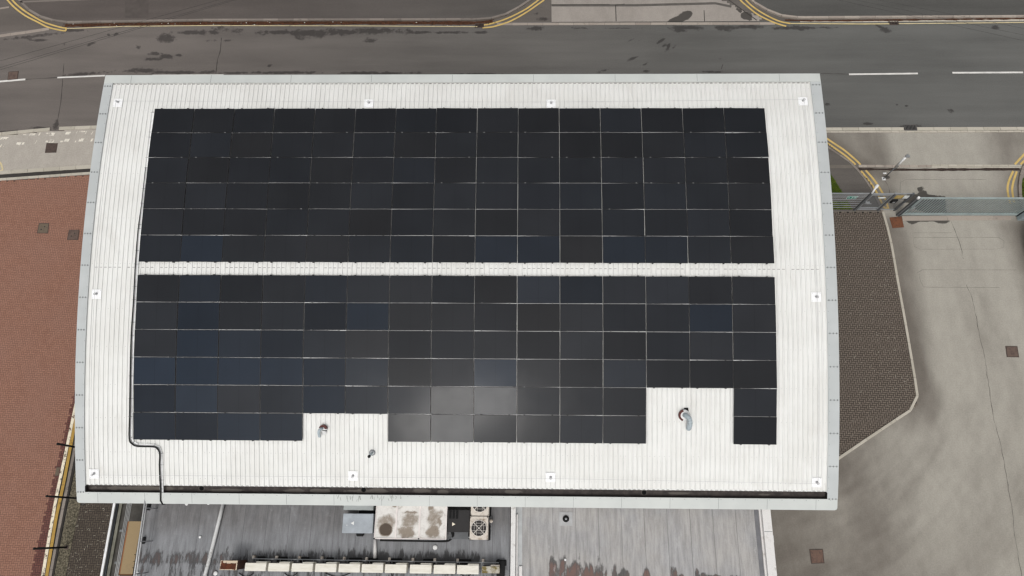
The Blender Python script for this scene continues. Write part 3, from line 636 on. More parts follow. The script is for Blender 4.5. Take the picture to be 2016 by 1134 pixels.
remat(bm, n0, 1); n0 = len(bm.faces)
for k in range(30):                             # dried bird and water streaks
    x = random.uniform(-4.9, -1.9); q = random.uniform(-9.78, -9.6); l = random.uniform(.06, .17); sk = random.uniform(-.04, .06); w_ = random.uniform(.006, .016)
    prism(bm, [(x - w_, q), (x + w_, q), (x + w_ + sk, q + l), (x - w_ + sk, q + l)], -.058, -.055, RP)
remat(bm, n0, 2); obj('parapet_capping', bm, [M_FLASH, M_DARKJ, plain('streak_dirt', (0.3, 0.31, 0.29), .9)], wh)
bm = nb(); rstrip(bm, W0, W1, 8.5, S1, -.07, -.045, 1); rstrip(bm, W0 + .01, W1 - .01, S1 - .02, S1 + .0, -.4, -.0702, 1); n0 = len(bm.faces)
for x in np.arange(W0 + 1.2, W1, 3.6): rstrip(bm, x - .006, x + .006, 8.52, S1 - .02, -.045, -.041, 1)
remat(bm, n0, 1); obj('eaves_flashing', bm, [M_FLASH, M_DARKJ], wh)
# ribs stop against profiled fillers: faint scallops at both eaves, the mid-slope sheet lap, and the screws
bm = nb(); n0 = 0
for k in range(nr):
    x = XL + .2 * k; rstrip(bm, x + .01, x + .12, 8.465, 8.5, HP, HP + .01, 1)
    if random.random() < .8: rstrip(bm, x + .02, x + random.uniform(.08, .12), -9.155, -9.135, HP, HP + .004, 1)
    if k % 7: rstrip(bm, x + .012, x + .125, .045, .068, HP, HP + .006, 1)
remat(bm, n0, 2)
me = bpy.data.meshes.new('t'); bm.to_mesh(me); bm.free(); BMR.from_mesh(me); bpy.data.meshes.remove(me)
for q in (-8.85, -7.75, -6.3, -4.9, -3.3, -1.7, .22, 2.2, 4.2, 5.9, 7.2, 8.2):
    bm = nb()
    for k in range(nr):
        x = XL + .2 * k + .094
        if random.random() < .72: rstrip(bm, x - .011, x + .011, q - .011, q + .011, HP, HP + .007, 1)
    remat(bm, 0, 3); me = bpy.data.meshes.new('t'); bm.to_mesh(me); bm.free(); BMR.from_mesh(me); bpy.data.meshes.remove(me)
bm = BMR
obj('roof', bm, [M_ROOF, plain('rib_foot_shade', (0.58, 0.58, 0.565), .8, var=.25, sc=1.2), plain('filler_grey', (0.3, 0.29, 0.28), .9, var=.5, sc=9), plain('screw_grey', (0.5, 0.5, 0.49), .6)], wh)
# box gutter behind the parapet
t = T('gutter_lining'); a = t.attr('silt'); k = t.math('ADD', a, t.math('MULTIPLY', t.math('SUBTRACT', t.noise(2.2, 8, .7), .5), 1.4))
c = t.mix(t.rng(t.noise(4, 8, .7), .35, .7), (0.034, 0.029, 0.027), (0.07, 0.058, 0.053)); c = t.mix(t.rng(k, .5, .75, 0, .7), c, (0.14, 0.125, 0.11)); M_GUT = t.done(c, .8, .3)
gx0, gx1 = XL, XR
silt = [(-13.2, -9.36, 2.2, .1), (-9.6, -9.42, .8, .09), (-6.7, -9.4, .5, .1), (-5.6, -9.4, .5, .1), (-3.6, -9.4, 1.0, .08), (-3.2, -9.36, .4, .12), (-1.3, -9.36, .4, .12), (-.4, -9.4, .3, .1), (2.6, -9.36, .5, .1), (9.5, -9.36, .6, .05), (13, -9.38, .3, .06)]
def siltf(X, S):
    v = 0 * X
    for cx, cs, rx, rs in silt: v = np.maximum(v, np.clip(1.3 - .75 * np.hypot((X - cx) / rx, (S - cs) / rs), 0, 1))
    return v
nx = 310; xs = np.linspace(gx0, gx1, nx + 1); sg = np.linspace(-9.5, -9.05, 9); V = []; 
for s in sg:
    for x in xs: V.append(tuple(roofw(x, s, -.29)))
F = [(j * (nx + 1) + i, j * (nx + 1) + i + 1, (j + 1) * (nx + 1) + i + 1, (j + 1) * (nx + 1) + i) for j in range(8) for i in range(nx)]
me = bpy.data.meshes.new('gutter'); me.from_pydata(V, [], F); at_ = me.attributes.new('silt', 'FLOAT', 'POINT'); XX, SS = np.meshgrid(xs, sg); at_.data.foreach_set('value', siltf(XX, SS).reshape(-1).astype(np.float32)); me.materials.append(M_GUT)
gut = bpy.data.objects.new('gutter', me); link(gut, wh)
bm = nb(); rstrip(bm, gx0, gx1, -9.07, -9.05, -.29, HP - .01, 1); rstrip(bm, gx0, gx1, -9.5, -9.48, -.29, -.087, 1); rstrip(bm, gx0 - .02, gx0, -9.5, -9.05, -.29, -.09, 1); rstrip(bm, gx1, gx1 + .02, -9.5, -9.05, -.29, -.09, 1)
obj('gutter_side', bm, M_CRACK, gut)
M_OUT = plain('outlet_black', (0.004, 0.004, 0.004), 1); M_RIM = plain('outlet_rim_grey', (0.09, 0.08, 0.07), .8)
for px_ in (397, 716, 1268):
    x, _ = rxs(px_, 961 + (px_ - 397) * .009, -.29); q = -9.33; bm = nb(); bm2 = nb(); C_ = [(math.cos(u), math.sin(u)) for u in np.linspace(0, 2 * math.pi, 17)]
    prism(bm2, [(x + .13 * c, q + .13 * d) for c, d in C_[:-1]], -.29, -.284, RP); prism(bm, [(x + .1 * c, q + .1 * d) for c, d in C_[:-1]], -.2839, -.28, RP)
    o = obj('outlet', bm2, M_RIM, gut); obj('outlet_hole', bm, M_OUT, gut)
# walls below the roof
M_WALL = plain('grey_wall_cladding', (0.45, 0.46, 0.46), .6)
S_ = np.linspace(-9.5, 8.7, 16); pf = [(roofw(0, s, -.45).y, roofw(0, s, -.45).z) for s in S_]
bm = nb(); ring = [(pf[0][0], -.06)] + pf + [(pf[-1][0], -.06)]
lo = [bm.verts.new((-15.55, y, z)) for y, z in ring]; hi = [bm.verts.new((15.6, y, z)) for y, z in ring]; n = len(ring)
fs = [bm.faces.new(lo), bm.faces.new(hi)] + [bm.faces.new((lo[i], lo[(i + 1) % n], hi[(i + 1) % n], hi[i])) for i in range(n)]
bmesh.ops.recalc_face_normals(bm, faces=fs); obj('wall', bm, M_WALL, wh)
# ------------------------------------------------------------------ solar panels
t = T('solar_glass'); oi = t.n('ShaderNodeObjectInfo'); co = t.n('ShaderNodeTexCoord').outputs['Object']; X_, Y_, Z_ = t.sep(co)
def stripes(v, pitch, wid):
    f = t.math('FRACT', t.math('DIVIDE', v, pitch)); return t.math('LESS_THAN', f, wid / pitch)
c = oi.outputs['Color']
cell = t.math('MAXIMUM', stripes(t.math('ADD', X_, 10 * .0905 * 2), .0905, .004), stripes(t.math('ADD', Y_, 1.8), .181, .004))
c = t.mix(t.math('MULTIPLY', cell, .18), c, (0.006, 0.006, 0.007))
mid = t.math('LESS_THAN', t.math('ABSOLUTE', X_), .009); c = t.mix(t.math('MULTIPLY', mid, .3), c, (0.003, 0.003, 0.004))
bus = stripes(t.math('ADD', Y_, 3), .0181, .0012); c = t.mix(t.math('MULTIPLY', bus, .5), c, (0.05, 0.05, 0.055))
n = t.noise(.5, 2, .5, (1, 1, 1)); c = t.mul(c, t.rng(n, .3, .7, .94, 1.06))
sp = t.rng(t.noise(7, 6, .7), .74, .78, 0, .12); c = t.mix(sp, c, (0.3, 0.3, 0.3))
M_GLASS = t.done(c, t.rng(t.noise(1.5, 6, .6), .3, .7, .11, .15), .07)
M_FRAME = plain('black_anodised', (0.012, 0.012, 0.013), .45, .3)
M_CLAMP = plain('black_clamp', (0.02, 0.02, 0.02), .5)
M_RAIL = plain('bare_aluminium', (0.5, 0.5, 0.5), .5, .5, .2)
PW, PH = 1.758, 1.134
def panel_mesh():
    a = nb(); w, h, f = PW / 2, PH / 2, .011
    for q in ((-w, w, -h, -h + f), (-w, w, h - f, h), (-w, -w + f, -h + f, h - f), (w - f, w, -h + f, h - f)): box(a, *q, -.03, 0)
    g_ = nb(); box(g_, -w + f, w - f, -h + f, h - f, -.008, -.002)
    k = nb(); box(k, -.03, .03, -.024, .016, HC + .001, .004)
    r = nb(); box(r, -PW / 2 - .01, PW / 2 + .01, -.02, .02, -.07, -.034)
    return a, g_, k, r
TINT = {}
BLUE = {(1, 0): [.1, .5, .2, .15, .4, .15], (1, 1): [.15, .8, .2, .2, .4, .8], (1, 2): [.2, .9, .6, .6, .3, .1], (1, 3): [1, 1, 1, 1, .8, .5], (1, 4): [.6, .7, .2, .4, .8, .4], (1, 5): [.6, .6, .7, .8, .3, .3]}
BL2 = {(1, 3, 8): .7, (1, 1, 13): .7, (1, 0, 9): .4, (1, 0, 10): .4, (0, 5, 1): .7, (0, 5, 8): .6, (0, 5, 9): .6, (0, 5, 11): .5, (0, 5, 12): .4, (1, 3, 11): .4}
def tone(arr, i, j):                             # varied cell tone plus sky reflection painted in: near black to deep blue
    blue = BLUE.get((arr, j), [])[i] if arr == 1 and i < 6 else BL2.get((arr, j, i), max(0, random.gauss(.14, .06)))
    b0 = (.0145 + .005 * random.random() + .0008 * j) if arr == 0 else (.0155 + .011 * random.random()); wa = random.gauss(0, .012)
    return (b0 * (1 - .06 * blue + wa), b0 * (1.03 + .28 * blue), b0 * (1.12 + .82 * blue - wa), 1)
first = None; npan = 0
GRP = 'black solar panels on the curved roof'
def mk_panel():
    fr, gl, kl, ra = panel_mesh()
    root = thing('solar_panel', 'x', 'solar panel', (0, 0, 0), group=GRP)
    obj('frame', fr, M_FRAME, root, local=True); gg = obj('glass', gl, M_GLASS, root, local=True)
    for sx in (-1, 1):
        c_ = obj('clamp', kl.copy(), M_CLAMP, root, local=True); c_.location = (sx * .58, -PH / 2 - .004, 0)
    q = obj('mounting_rail', ra.copy(), M_RAIL, root, local=True); q.location = (0, -PH / 2 - .01, 0)
    return root, kl, ra
first, KL, RA = mk_panel(); used = False
clampm = [c for c in first.children if c.name.startswith('clamp')][0]; railm = [c for c in first.children if c.name.startswith('mounting')][0]
DARKC = clampm.data; SILV = DARKC.copy(); SILV.materials[0] = plain('grey_clamp', (0.16, 0.16, 0.16), .5)
for arr in (0, 1):
    for j in range(6):
        for i in range(15):
            if arr == 1 and ((j == 5 and i in (4, 5)) or (j >= 4 and i in (12, 13))): continue
            s = (6 - j - .5) * 1.154 + GAP / 2 if arr == 0 else -(j + .5) * 1.154 - GAP / 2
            x = (i - 7) * 1.782
            if not used: r = first; used = True
            else: r = copy_tree(first)
            p = roofw(x + random.gauss(0, .003), s + random.gauss(0, .002), 0)
            r.location = p; r.rotation_euler = (rslope(s) + random.gauss(0, .012), random.gauss(0, .012), random.gauss(0, .0006))
            nm = ('upper', 'lower')[arr]; r['group'] = GRP
            r['label'] = f'black solar panel, {nm} array, {ORD[j]} row from the road, {ORD[i]} from left end'
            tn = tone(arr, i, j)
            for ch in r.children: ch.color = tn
            below = (j < 5) and not (arr == 1 and ((j == 4 and i in (4, 5)) or (j == 3 and i in (12, 13))))
            for ch in r.children:
                if ch.name.startswith('clamp'): ch.data = SILV if below else DARKC
            if not below:
                for ch in list(r.children):
                    if ch.name.startswith('mounting_rail') and r is not first: bpy.data.objects.remove(ch)
            if j == 0:
                for sx in (-1, 1):
                    c_ = clampm.copy(); c_.data = DARKC; COL.objects.link(c_); c_.parent = r; c_.location = (sx * .58, PH / 2 + .014, 0)
KL.free(); RA.free()
# ------------------------------------------------------------------ roof anchors and lifeline
M_WPLATE = plain('white_anchor_plate', (0.9, 0.9, 0.9), .4, .4, var=.02, grain=.01)
M_WPOST = plain('pale_post', (0.55, 0.55, 0.55), .5)
M_STEEL = plain('stainless_steel', (0.35, 0.36, 0.37), .35, .5, .5)
M_DOT = plain('anchor_grey', (0.42, 0.42, 0.43), .5)
M_CAB = plain('lifeline_wire', (0.5, 0.5, 0.5), .5)
anch = []
APX = [(232, 202), (726, 203.5), (1085, 204), (1581, 199), (1607, 585), (1608, 950), (1084, 940), (695, 937), (185, 933), (190, 579)]
ALB = ['corner by the road, left end', 'road edge above the fifth panel column', 'road edge above the tenth panel column', 'corner by the road, right end', 'right edge opposite the lower array top',
       'right corner near the gutter', 'gutter edge right of the roof middle', 'gutter edge near the slim flue pipe', 'left corner near the gutter', 'left edge opposite the lower array top']
for k, (q, lb) in enumerate(zip(APX, ALB)):
    x, s = rxs(*q, -.08); th = thing('roof_anchor', 'white square fall arrest anchor plate at the ' + lb, 'roof anchor', roofw(x, s, HC), 0, rslope(s), 'fall arrest anchors around the roof')
    bm = nb(); bbox(bm, -.2, .2, -.2, .2, .001, .022, .006); obj('base_plate', bm, M_WPLATE, th, local=True)
    bm = nb(); lathe(bm, [(.04, .022), (.04, .05), (.025, .06), (.018, .13), (.022, .14), (.022, .16), (0, .165)], (0, 0, 0), 14); obj('post', bm, M_WPOST, th, True, True)
    bm = nb(); lathe(bm, [(.05, .022), (.05, .026), (0, .027)], (0, .02, 0), 14); obj('gasket', bm, M_DOT, th, True, True)
    bm = nb(); tube(bm, [(.045 * math.cos(a), .0 + .045 * math.sin(a), .175) for a in np.linspace(0, 6.28, 13)], .011, 6, False); obj('eye', bm, M_DOT, th, True, True)
    bm = nb()
    for u in (-.16, .16):
        for v in (-.16, .16): lathe(bm, [(.012, .022), (.012, .03), (0, .031)], (u, v, 0), 6)
    obj('bolts', bm, M_DOT, th, local=True)
    anch.append((x, s))
bm = nb()
for k in range(10):
    (xa, sa_), (xb, sb) = anch[k], anch[(k + 1) % 10]
    tube(bm, [roofw(xa + (xb - xa) * u, sa_ + (sb - sa_) * u, .055 if 0 else .06 - .0 ) for u in np.linspace(0, 1, 10)], .006, 5)
tag(obj('lifeline_cable', bm, M_CAB), 'thin steel lifeline cable strung between the white roof anchors', 'safety cable')
# cable tray and black cable
trp = [(301, 221), (296, 270), (289, 330), (281, 400), (275, 450), (269, 520), (265, 590), (261.5, 660), (259, 740), (257.5, 820), (257.5, 862)]
tx = [rxs(*q, -.06) for q in trp]
tx2 = tx + [rxs(*q, -.06) for q in [(262, 872), (272, 876.5), (303, 877.5), (312, 882), (316.5, 893), (317, 915), (317.5, 945), (318, 962), (319, 985)]]
def offs(P, d):
    out = []
    for i, p in enumerate(P):
        a = np.array(P[min(i + 1, len(P) - 1)]) - np.array(P[max(i - 1, 0)]); a /= np.linalg.norm(a); out.append((p[0] - a[1] * d, p[1] + a[0] * d))
    return out
th = thing('cable_tray', 'pale wire cable tray running down the left side of the solar arrays', 'cable tray', roofw(*tx[0], HC))
for d in (-.07, .07):
    bm = nb(); tube(bm, [roofw(x, s, -.05) for x, s in offs(tx2, d)], .008, 5); obj('side_wire', bm, plain('galvanised_wire', (0.75, 0.76, 0.76), .5), th)
bm = nb(); P = offs(tx2, 0)
L_ = offs(tx2, -.055); R_ = offs(tx2, .055)
v0 = [(bm.verts.new(roofw(*a, HC + .004)), bm.verts.new(roofw(*b2, HC + .004))) for a, b2 in zip(L_, R_)]
for a, b2 in zip(v0, v0[1:]): bm.faces.new((a[0], a[1], b2[1], b2[0]))
obj('tray_base', bm, plain('tray_white', (0.85, 0.85, 0.84), .5), th)
bm = nb()
for (xa, sa_), (xb, sb) in zip(tx2, tx2[1:]):
    L = math.hypot(xb - xa, sb - sa_); 
    for u in np.arange(0, L, .95): 
        x, s = xa + (xb - xa) * u / L, sa_ + (sb - sa_) * u / L; dx, ds = (xb - xa) / L, (sb - sa_) / L
        tube(bm, [roofw(x + ds * .11, s - dx * .11, -.055), roofw(x - ds * .11, s + dx * .11, -.055)], .007, 5)
obj('cross_wire', bm, M_DARKJ, th)
xb, sb = tx2[-1]
bm = nb()
cb = [(x - .005 + .012 * math.sin(k * 2.1), s) for k, (x, s) in enumerate(offs(tx2[2:], -.035))]
pts = smooth([roofw(x, s, -.03) for x, s in cb], 4) + [np.array(roofw(xb + .02, S0 - .02, -.05)), np.array(roofw(xb + .04, S0 - .06, -.2)), np.array(roofw(xb + .05, S0 - .06, -.9))]
tube(bm, pts, [.014 + .02 * min(1, k / 25) for k in range(len(pts))], 6)
tag(obj('power_cable', bm, plain('black_cable', (0.012, 0.012, 0.012), .6), smooth_=True), 'black power cable snaking along the tray and over the gutter parapet', 'cable')
# flues on the roof
M_DUCT = dirty('pale_duct_metal', (0.4, 0.46, 0.49), (0.3, 0.33, 0.34), .4, 5, .5)
M_REDL = dirty('red_lead_band', (0.085, 0.02, 0.016), (0.16, 0.07, 0.055), .3, 9)
M_WHITE = plain('white_painted_metal', (0.75, 0.75, 0.74), .5, .3, var=.06)
M_BLACK = plain('matt_black', (0.01, 0.01, 0.01), .8)
def ringtube(bm, pts, r): tube(bm, pts, r, 14)
# large gooseneck
x, s = rxs(1346.5, 817, -.1); th = thing('gooseneck_flue', 'large grey gooseneck flue with red banded base inside the right panel cutout', 'flue', roofw(x, s, HP), 0, rslope(s), 'gooseneck flues on the roof')
bm = nb(); lathe(bm, [(.235, .0), (.235, .1), (.225, .12), (.19, .16), (.12, .19), (0, .2)], (0, 0, 0), 24); obj('base_cowl', bm, M_WHITE, th, True, True)
bm = nb(); 
for k in range(9):
    a0, a1 = math.radians(105 + k * 16), math.radians(105 + (k + 1) * 16)
    prism(bm, [(.245 * math.cos(a0), .245 * math.sin(a0)), (.245 * math.cos(a1), .245 * math.sin(a1)), (.17 * math.cos(a1), .17 * math.sin(a1)), (.17 * math.cos(a0), .17 * math.sin(a0))], .06, .18)
obj('red_band', bm, M_REDL, th, local=True)
bm = nb(); prism(bm, [(-.02, .2), (.16, .2), (.2, .08), (.14, .33), (-.0, .34)][0:0] or [(-.06, .19), (.2, .06), (.17, .3), (.02, .3)], .03, .06); obj('flashing_patch', bm, M_BLACK, th, local=True)
bm = nb(); el = smooth([(.0, .02, .12), (.02, .02, .3), (.09, -.03, .42), (.14, -.14, .45), (.155, -.3, .42), (.15, -.42, .36), (.13, -.52, .26)], 5); tube(bm, el, .105, 16); obj('elbow_duct', bm, M_DUCT, th, True, True)
bm = nb()
for u in (12, 15, 18, 26): 
    a, b2 = Vector(el[u]), Vector(el[u + 1]); tube(bm, [a, a + (b2 - a).normalized() * .012], .108, 16)
obj('seam_band', bm, plain('seam_grey', (0.2, 0.22, 0.23), .6), th, True, True)
bm = nb(); a, b2 = Vector(el[-2]), Vector(el[-1]); d = (b2 - a).normalized(); tube(bm, [b2, b2 + d * .004], .09, 16); obj('open_end', bm, M_BLACK, th, local=True)
# small gooseneck
x, s = rxs(637.5, 843.5, -.1); th = thing('gooseneck_flue', 'small grey gooseneck flue with dark red band inside the left panel cutout', 'flue', roofw(x, s, HP), 0, rslope(s), 'gooseneck flues on the roof')
bm = nb(); lathe(bm, [(.165, .0), (.165, .1), (.15, .13), (.1, .17), (0, .18)], (0, 0, 0), 22); obj('base_cowl', bm, M_WHITE, th, True, True)
bm = nb()
for k in range(9):
    a0, a1 = math.radians(5 + k * 17), math.radians(5 + (k + 1) * 17)
    prism(bm, [(.175 * math.cos(a0), .175 * math.sin(a0)), (.175 * math.cos(a1), .175 * math.sin(a1)), (.08 * math.cos(a1), .08 * math.sin(a1)), (.08 * math.cos(a0), .08 * math.sin(a0))], .05, .19)
obj('red_band', bm, M_REDL, th, local=True)
bm = nb(); el = smooth([(-.02, .02, .1), (-.05, .03, .25), (-.1, -.02, .32), (-.125, -.1, .32), (-.13, -.2, .28), (-.13, -.3, .2)], 5); tube(bm, el, .058, 14); obj('elbow_duct', bm, M_DUCT, th, True, True)
bm = nb(); prism(bm, [(-.02, -.03), (.15, -.06), (.15, -.09), (-.02, -.06)], .1, .185); obj('strap', bm, M_BLACK, th, local=True)
bm = nb(); lathe(bm, [(.1, 0), (.1, .07), (.06, .1), (0, .1)], (.03, -.16, 0), 16); obj('outlet_cup', bm, M_WHITE, th, True, True)
# slim pipe
x, s = rxs(733, 891, -.12); th = thing('flue_pipe', 'slim grey flue pipe with black open end near the gutter', 'flue', roofw(x, s, HP), 0, rslope(s))
bm = nb(); lathe(bm, [(.13, 0), (.13, .03), (.1, .045), (.085, .06), (.065, .06)], (0, 0, 0), 20); obj('collar', bm, M_STEEL, th, True, True)
bm = nb(); tube(bm, [(0, 0, .02), (-.01, -.01, .55)], .055, 14); obj('pipe', bm, M_DUCT, th, True, True)
bm = nb(); tube(bm, [(-.01, -.01, .53), (-.011, -.011, .6)], .062, 14); obj('cap', bm, M_BLACK, th, True, True)
# ------------------------------------------------------------------ left extension with its plant
ZE = 3.2
def m_flat(name, a, b, brown, pitch, seamoff, fs=2.2, fa=1.7):
    t = T(name); x, y, z = t.sep()
    c = t.mix(t.rng(t.noise(.7, 6, .6), .35, .7), a, b)
    if fa > 2: c = t.mix(t.rng(y, -11.0, -10.0, .9, 0), c, (0.225, 0.23, 0.24))
    st = t.noise(2.2, 8, .65, (3.0, .35, 1)); c = t.mul(c, t.rng(st, .3, .7, .8, 1.18))
    sd = t.attr('stain'); fing = t.noise(fs, 8, .72, (2.2, .45, 1)); k = t.math('ADD', sd, t.math('MULTIPLY', t.math('SUBTRACT', fing, .5), fa))
    inner = t.rng(k, .46, .76); core = t.rng(k, .7, .9)
    c = t.mix(t.math('MULTIPLY', inner, .8), c, (0.03, 0.028, 0.027)); bx = t.rng(x, -8.5, -9.6) if fa > 2 else 1.0; c = t.mix(t.math('MULTIPLY', t.math('MULTIPLY', core, bx), t.rng(t.noise(1.3, 5), .35, .6)), c, brown)
    sm = t.math('LESS_THAN', t.math('FRACT', t.math('DIVIDE', t.math('ADD', x, 100 + seamoff), pitch)), .014 / pitch * 1.6)
    c = t.mix(t.math('MULTIPLY', sm, .5), c, (0.06, 0.06, 0.06))
    wv = t.rng(t.noise(2.4, 9, .75, (1.4, .6, 1)), .58, .7, 0, .5); c = t.mix(wv, c, tuple(v * 1.5 for v in b))
    c = t.mul(c, t.rng(t.noise(24, 4, .7), .2, .8, .9, 1.1)); return t.done(c, .6, .3)
M_FLATL = m_flat('grey_felt_roof', (0.15, 0.145, 0.145), (0.2, 0.2, 0.205), (0.1, 0.075, 0.07), .97, .2, 2.6, 2.4)
M_FLATR = m_flat('pale_membrane_roof', (0.37, 0.355, 0.34), (0.34, 0.335, 0.335), (0.16, 0.1, 0.085), .97, .55, 3.0, 1.6)
ex = thing('flat_roof_extension', 'low extension with dark grey stained flat roof crowded with air conditioning plant', 'building', (-5, -11, 0))
eL = at(273, 1100, ZE)[0]; eR = at(1004, 1050, ZE)[0]
ys = at(500, 1090, ZE)[1]
def stL(X, Y):
    v = .12 + .72 * (1 - sstep(Y, ys - .3, ys + .55)); v = np.where(X > eR - 1.2, v * .35, v); v = v * (.95 + .75 * pn(X, 0 * Y, .55))
    v = np.maximum(v, .62 * np.clip(1 - np.abs(X - (eR - 2.0)) / .9, 0, 1) * sstep(-Y, -at(0, 1060, ZE)[1], -at(0, 1075, ZE)[1]))
    v = np.where(Y < ys - .45, .5, v); return v
grid('roof', eL, eR, -20, -9.25, .12, ZE, M_FLATL, {'stain': stL}, parent=ex)
bm = nb(); box(bm, eL + .02, eR - .02, -19.98, -9.22, -.06, ZE - .004); obj('wall', bm, M_WALL, ex)
bm = nb(); box(bm, eL - .1, eL, -20, -9.22, ZE - .15, ZE + .05); obj('roof_edge_trim', bm, plain('dark_trim', (0.05, 0.05, 0.055), .6), ex)
wx0, wx1 = at(1005.5, 1050, ZE + .35)[0], at(1015, 1050, ZE + .35)[0]
bm = nb(); box(bm, wx0, wx1, -20, -9.22, ZE - .3, ZE + .35); tag(obj('parapet_wall', bm, dirty('white_parapet', (0.72, 0.71, 0.69), (0.45, 0.43, 0.4), .25, 5)), 'narrow white parapet dividing the two flat extension roofs', 'parapet')
# right extension
e2 = thing('flat_roof_extension', 'low extension with pale grey membrane roof and white right hand coping', 'building', (8, -11, 0))
rL, rR = at(1028, 1050, ZE)[0], at(1495, 1050, ZE)[0]
_rf = ell([(1087, 1124, 8, 26), (1095, 1116, 4, 14), (1101, 1128, 6, 20), (1113, 1124, 6, 24), (1131, 1132, 9, 22), (1139, 1124, 4, 12), (1147, 1134, 5, 14), (1160, 1130, 7, 20), (1180, 1132, 9, 22), (1192, 1130, 4, 10), (1209, 1128, 5, 20), (1228, 1138, 10, 14), (1275, 1138, 8, 14), (1325, 1134, 8, 14), (1341, 1138, 8, 8), (1372, 1132, 4, 12), (1385, 1137, 4, 8), (1410, 1140, 14, 8), (1445, 1140, 14, 8)], ZE, 44)
def rst(X, Y): return np.clip(_rf(X, Y) * (1 + 1.1 * pn(X * 3, Y * .8, 1.6)), 0, 1)
grid('roof', rL, rR, -20, -9.25, .1, ZE, M_FLATR, {'stain': rst}, parent=e2)
bm = nb(); box(bm, wx1 + .002, rR + .5, -19.98, -9.22, -.06, ZE - .004); obj('wall', bm, M_WALL, e2)
def edge(name, pxa, pxb, z0, z1, mat, parent=None, y0=-20, y1=-9.24):
    a, b2 = at(pxa[0], pxa[1], z1), at(pxb[0], pxb[1], z1); bm = nb(); box(bm, a[0], b2[0], y0, y1, z0, z1); return obj(name, bm, mat, parent)
M_MID = plain('mid_grey_gutter', (0.17, 0.17, 0.18), .6); M_WCOP = dirty('white_coping', (0.72, 0.7, 0.68), (0.5, 0.47, 0.44), .3, 3)
edge('gutter', (1020, 1050), (1027.6, 1050), ZE - .06, ZE - .01, M_MID, e2)
edge('edge_rail', (1016.6, 1050), (1019.4, 1050), ZE, ZE + .12, M_WCOP, e2, y1=-9.7)
edge('gutter', (1488.5, 1050), (1497.5, 1050), ZE - .06, ZE + .012, M_MID, e2)
edge('edge_rail', (1498.2, 1050), (1501.5, 1050), ZE, ZE + .1, M_WCOP, e2)
cxa, cxb = at(1504.5, 1050, ZE + .3)[0], at(1521.5, 1050, ZE + .3)[0]
bm = nb(); box(bm, cxa, cxb, -20, -9.22, ZE - .4, ZE + .3); cp = obj('coping', bm, M_WCOP, e2)
bm = nb(); 
for py in (1046.5,): y = at(1512, py, ZE + .3)[1]; box(bm, cxa + .01, cxb - .01, y - .01, y + .01, ZE + .3, ZE + .304)
obj('joint', bm, M_DARKJ, cp)
bm = nb(); a, b2 = at(1022, 1134, ZE + .1), at(1028, 1115, ZE + .1); box(bm, a[0], b2[0], a[1] - .5, b2[1], ZE, ZE + .1); tag(obj('upstand_block', bm, M_WCOP), 'short white block in the gutter beside the white parapet', 'roof block')
# bulkhead lamp frame on the far right wall
p = at(1531, 1061, 2.6); wallx = cxb
th = thing('wall_bracket', 'small square metal bracket frame on the right outer wall', 'bracket', (wallx, p[1], 2.6))
bm = nb(); l = .3
for q in ((0, l, -.14, -.11), (0, l, .11, .14), (l - .03, l, -.11, .11)): box(bm, wallx + q[0], wallx + q[1], p[1] + q[2], p[1] + q[3], 2.57, 2.63)
obj('frame', bm, M_WHITE, th); bm = nb(); box(bm, wallx, wallx + l - .04, p[1] - .1, p[1] + .1, 2.5, 2.56); obj('tray', bm, M_BLACK, th)
# roof vent on the right roof
p = at(1114, 1021.5, ZE + .02); th = thing('roof_vent', 'black domed vent on a pale square pad on the right flat roof', 'roof vent', (p[0], p[1], ZE))
bm = nb(); box(bm, p[0] - .28, p[0] + .28, p[1] - .28, p[1] + .28, ZE + .003, ZE + .02); obj('pad', bm, plain('pad_grey', (0.45, 0.45, 0.45), .6), th)
bm = nb(); lathe(bm, [(.14, .02), (.14, .08), (.1, .14), (.04, .17), (0, .17)], (p[0], p[1], ZE), 12); obj('cowl', bm, M_BLACK, th, True)
bm = nb(); lathe(bm, [(.05, .17), (.05, .2), (0, .21)], (p[0], p[1], ZE), 10); obj('knob', bm, M_STEEL, th, True)
def disc(px_, py_, r, label, zr=.06):
    p = at(px_, py_, ZE + zr); th = thing('vent_cap', label, 'vent cap', (p[0], p[1], ZE), group='round white vent caps on the flat roofs')
    bm = nb(); lathe(bm, [(r * .6, 0), (r * .6, zr * .6), (r, zr * .6), (r * .95, zr * .85), (r * .6, zr), (0, zr * 1.05)], (p[0], p[1], ZE + .003), 18); obj('cap', bm, M_WHITE, th, True)
disc(856.5, 1078, .1, 'round white vent cap below the stained white duct')
disc(393.5, 1057.5, .055, 'small white vent cap left of the sloping white pipe')
disc(424, 1129, .09, 'white vent cap at the foot of the sloping white pipe')
disc(1113, 1102, .05, 'tiny white vent cap amid brown streaks on the right roof')
disc(270, 1127, .05, 'tiny white vent cap by the lower end of the guard rail')
disc(367, 992, .07, 'white vent cap just below the parapet, left of its twin'); disc(410, 991, .06, 'white vent cap just below the parapet, close to the white pipe')
# rainwater pipes lying on the left roof
bm = nb(); pp = [at(441, 985, ZE + .1), at(430, 1030, ZE + .1), at(412, 1102, ZE + .1), at(404, 1131, ZE + .1), at(406, 1150, ZE + .1)]; tube(bm, pp, .075, 12)
tag(obj('drain_pipe', bm, dirty('white_pvc', (0.62, 0.62, 0.61), (0.3, 0.29, 0.27), .35, 4), smooth_=True), 'long white drain pipe slanting across the dark flat roof', 'pipe')
bm = nb(); tube(bm, [at(738.5, 1062, ZE + .1), at(738, 1099, ZE + .1)], .07, 12); tag(obj('drain_pipe', bm, M_WCOP, smooth_=True), 'short white drain pipe running down from the stained duct', 'pipe')
